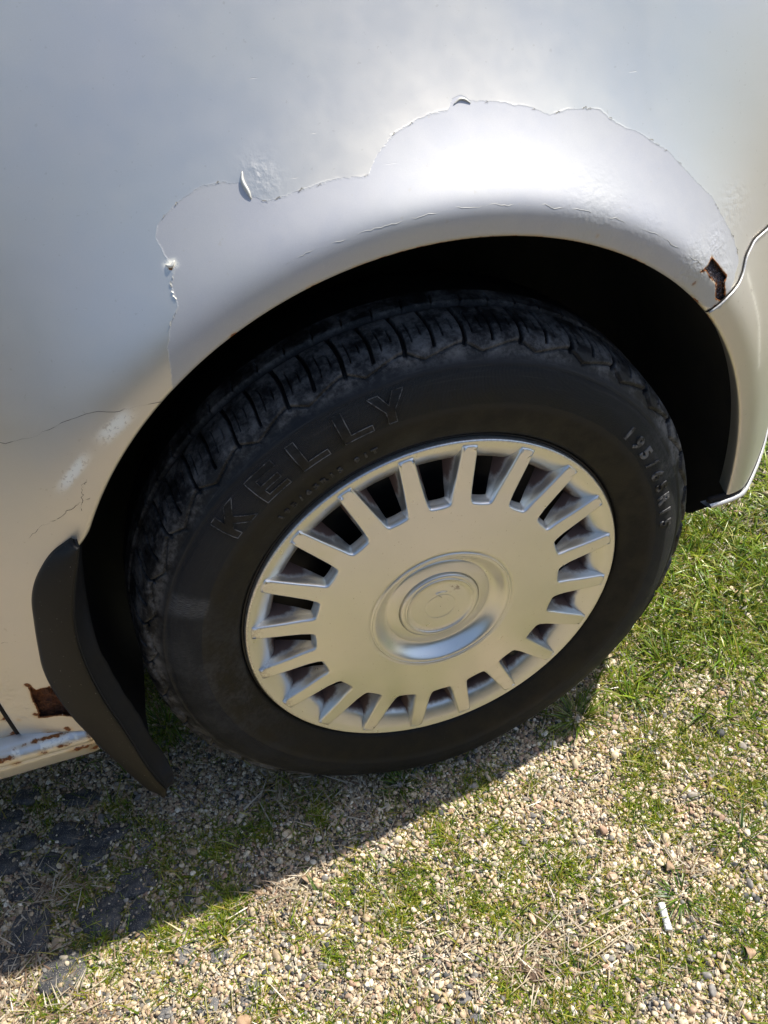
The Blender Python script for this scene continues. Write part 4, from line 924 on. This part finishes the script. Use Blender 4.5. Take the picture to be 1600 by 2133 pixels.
# flat interior: tessellated with a round hole, then cut by a lattice so that it can follow the dome
HR = .1205; nh = 120; hole = [(HR*math.cos(-2*math.pi*i/nh), HR*math.sin(-2*math.pi*i/nh)) for i in range(nh)]
inner = loops[0]; p1 = [Vector((v[0], v[2], 0)) for v in inner]; p2 = [Vector((a_, b_, 0)) for a_, b_ in hole]
tri = tessellate_polygon([p1, p2]); bm2 = bmesh.new(); allp = p1+p2; tv = [bm2.verts.new((p.x, 0, p.y)) for p in allp]
for t in tri:
    try: bm2.faces.new([tv[i] for i in t])
    except ValueError: pass
for g_ in np.arange(-.20, .2001, .008):
    for no in ((1, 0, 0), (0, 0, 1)):
        bmesh.ops.bisect_plane(bm2, geom=bm2.verts[:]+bm2.edges[:]+bm2.faces[:], plane_co=(g_*no[0], 0, g_*no[2]), plane_no=no, dist=1e-6)
for v in bm2.verts: v.co.y = float(face(math.hypot(v.co.x, v.co.z)))
tmp = bpy.data.meshes.new('tmp'); bm2.to_mesh(tmp); bm2.free(); bm.from_mesh(tmp); bpy.data.meshes.remove(tmp)
# centre: lathe from the hole edge to the cap
cp = [(.1205, face(.1205)), (.105, face(.105)), (.092, face(.092)), (.083, face(.083)), (.0800, face(.080)), (.0794, face(.079)+.0009), (.0788, face(.079)+.0010), (.0782, face(.078)-.0003), (.0774, face(.077)-.0005), (.0768, face(.077)-.0001), (.0764, face(.076)+.0009), (.0758, face(.076)+.0004), (.0745, face(.075)+.0003),
      (.0730, .0014), (.0712, .0030), (.0690, .0056), (.0665, .0085), (.0640, .0110), (.0615, .0129), (.0596, .0139), (.0585, .0142), (.0581, .0141), (.0577, .0136), (.0565, .0130), (.0540, .0121), (.0500, .0109), (.0462, .0100), (.0454, .0099), (.0450, .0104), (.0446, .0125), (.0432, .0130)]
tl = np.linspace(0, 2*math.pi, 480, endpoint=False); off = len(bm.verts)
vv = [[bm.verts.new((r*math.cos(t), y, r*math.sin(t))) for t in tl] for r, y in [(a_, float(b_)) for a_, b_ in cp]]
for i in range(len(vv)-1):
    for j in range(480): bm.faces.new((vv[i][j], vv[i][(j+1) % 480], vv[i+1][(j+1) % 480], vv[i+1][j]))
bmesh.ops.remove_doubles(bm, verts=bm.verts, dist=2e-6)
bmesh.ops.recalc_face_normals(bm, faces=bm.faces)
me = bpy.data.meshes.new('wheel_trim'); bm.to_mesh(me); bm.free(); co = coords(me); rr = np.hypot(co[:, 0], co[:, 2]); aa = np.degrees(np.arctan2(co[:, 2], co[:, 0]))
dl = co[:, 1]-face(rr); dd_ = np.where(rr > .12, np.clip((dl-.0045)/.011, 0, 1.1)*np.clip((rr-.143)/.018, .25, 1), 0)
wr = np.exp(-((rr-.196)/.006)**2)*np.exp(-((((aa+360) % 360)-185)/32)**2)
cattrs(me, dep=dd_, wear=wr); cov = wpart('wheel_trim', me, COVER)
# centre cap
V, F = lathe([(.0436,.004),(.0436,-.0052),(.0430,-.0066),(.0405,-.0070),(.0392,-.0070),(.0388,-.0063),(.0384,-.0063),(.0380,-.0072),(.0375,-.0074),(.0370,-.0068),(.0366,-.0062),(.030,-.0066),(.0173,-.0068),(.0170,-.0068),(.0168,-.0064),(.0165,-.0064),(.0163,-.0068),(.0160,-.0068),(.008,-.0069),(.0004,-.0069)], 240)
me = mesh('centre_cap', V, F); recalc(me); co = coords(me); rr = np.hypot(co[:, 0], co[:, 2]); aa = (np.degrees(np.arctan2(co[:, 2], co[:, 0]))+360) % 360
gm_ = np.where((rr > .018) & (rr < .038), 1, 0)*(np.exp(-((rr-.034)/.004)**2)*(np.exp(-((aa-262)/48)**2)+.9*np.exp(-((aa-62)/20)**2))+.45)
V2_ = [(-.0045,-.0090,.0222),(.0005,-.0090,.0155),(.0012,-.0088,.0158),(-.0030,-.0088,.0222),(.0062,-.0088,.0226),(.0078,-.0088,.0205),(.0070,-.0088,.0196)]
gm_ = sum(a_*np.exp(-((rr-b_)/c_)**2-((aa-d_)/e_)**2) for a_, b_, c_, d_, e_ in [(1, .0345, .0022, 262, 16), (.9, .0345, .002, 232, 9), (.8, .034, .002, 290, 9), (1, .031, .004, 57, 8), (.7, .030, .006, 44, 7), (.9, .033, .002, 212, 5)])
cattrs(me, grime=np.clip(gm_, 0, 1)); cap = wpart('centre_cap', me, COVER); cap.location = (0, .0143, 0)
P = [(-.0045, 0, .0205), (-.0028, 0, .0180), (.0010, 0, .0130)]; 
Vv, Ff = tube([(a_, -.0071, c_) for a_, _, c_ in P], .0007, 6); me = mesh('emblem_line', Vv, Ff); cattrs(me); o = wpart('emblem_line', me, COVER); o.location = (0, .0143, 0)
P = [(-.0045, 0, .0205), (.0020, 0, .0208), (.0080, 0, .0190)]
Vv, Ff = tube([(a_, -.0070, c_) for a_, _, c_ in P], .0006, 6); me = mesh('emblem_line', Vv, Ff); cattrs(me); o = wpart('emblem_line', me, COVER); o.location = (0, .0143, 0)
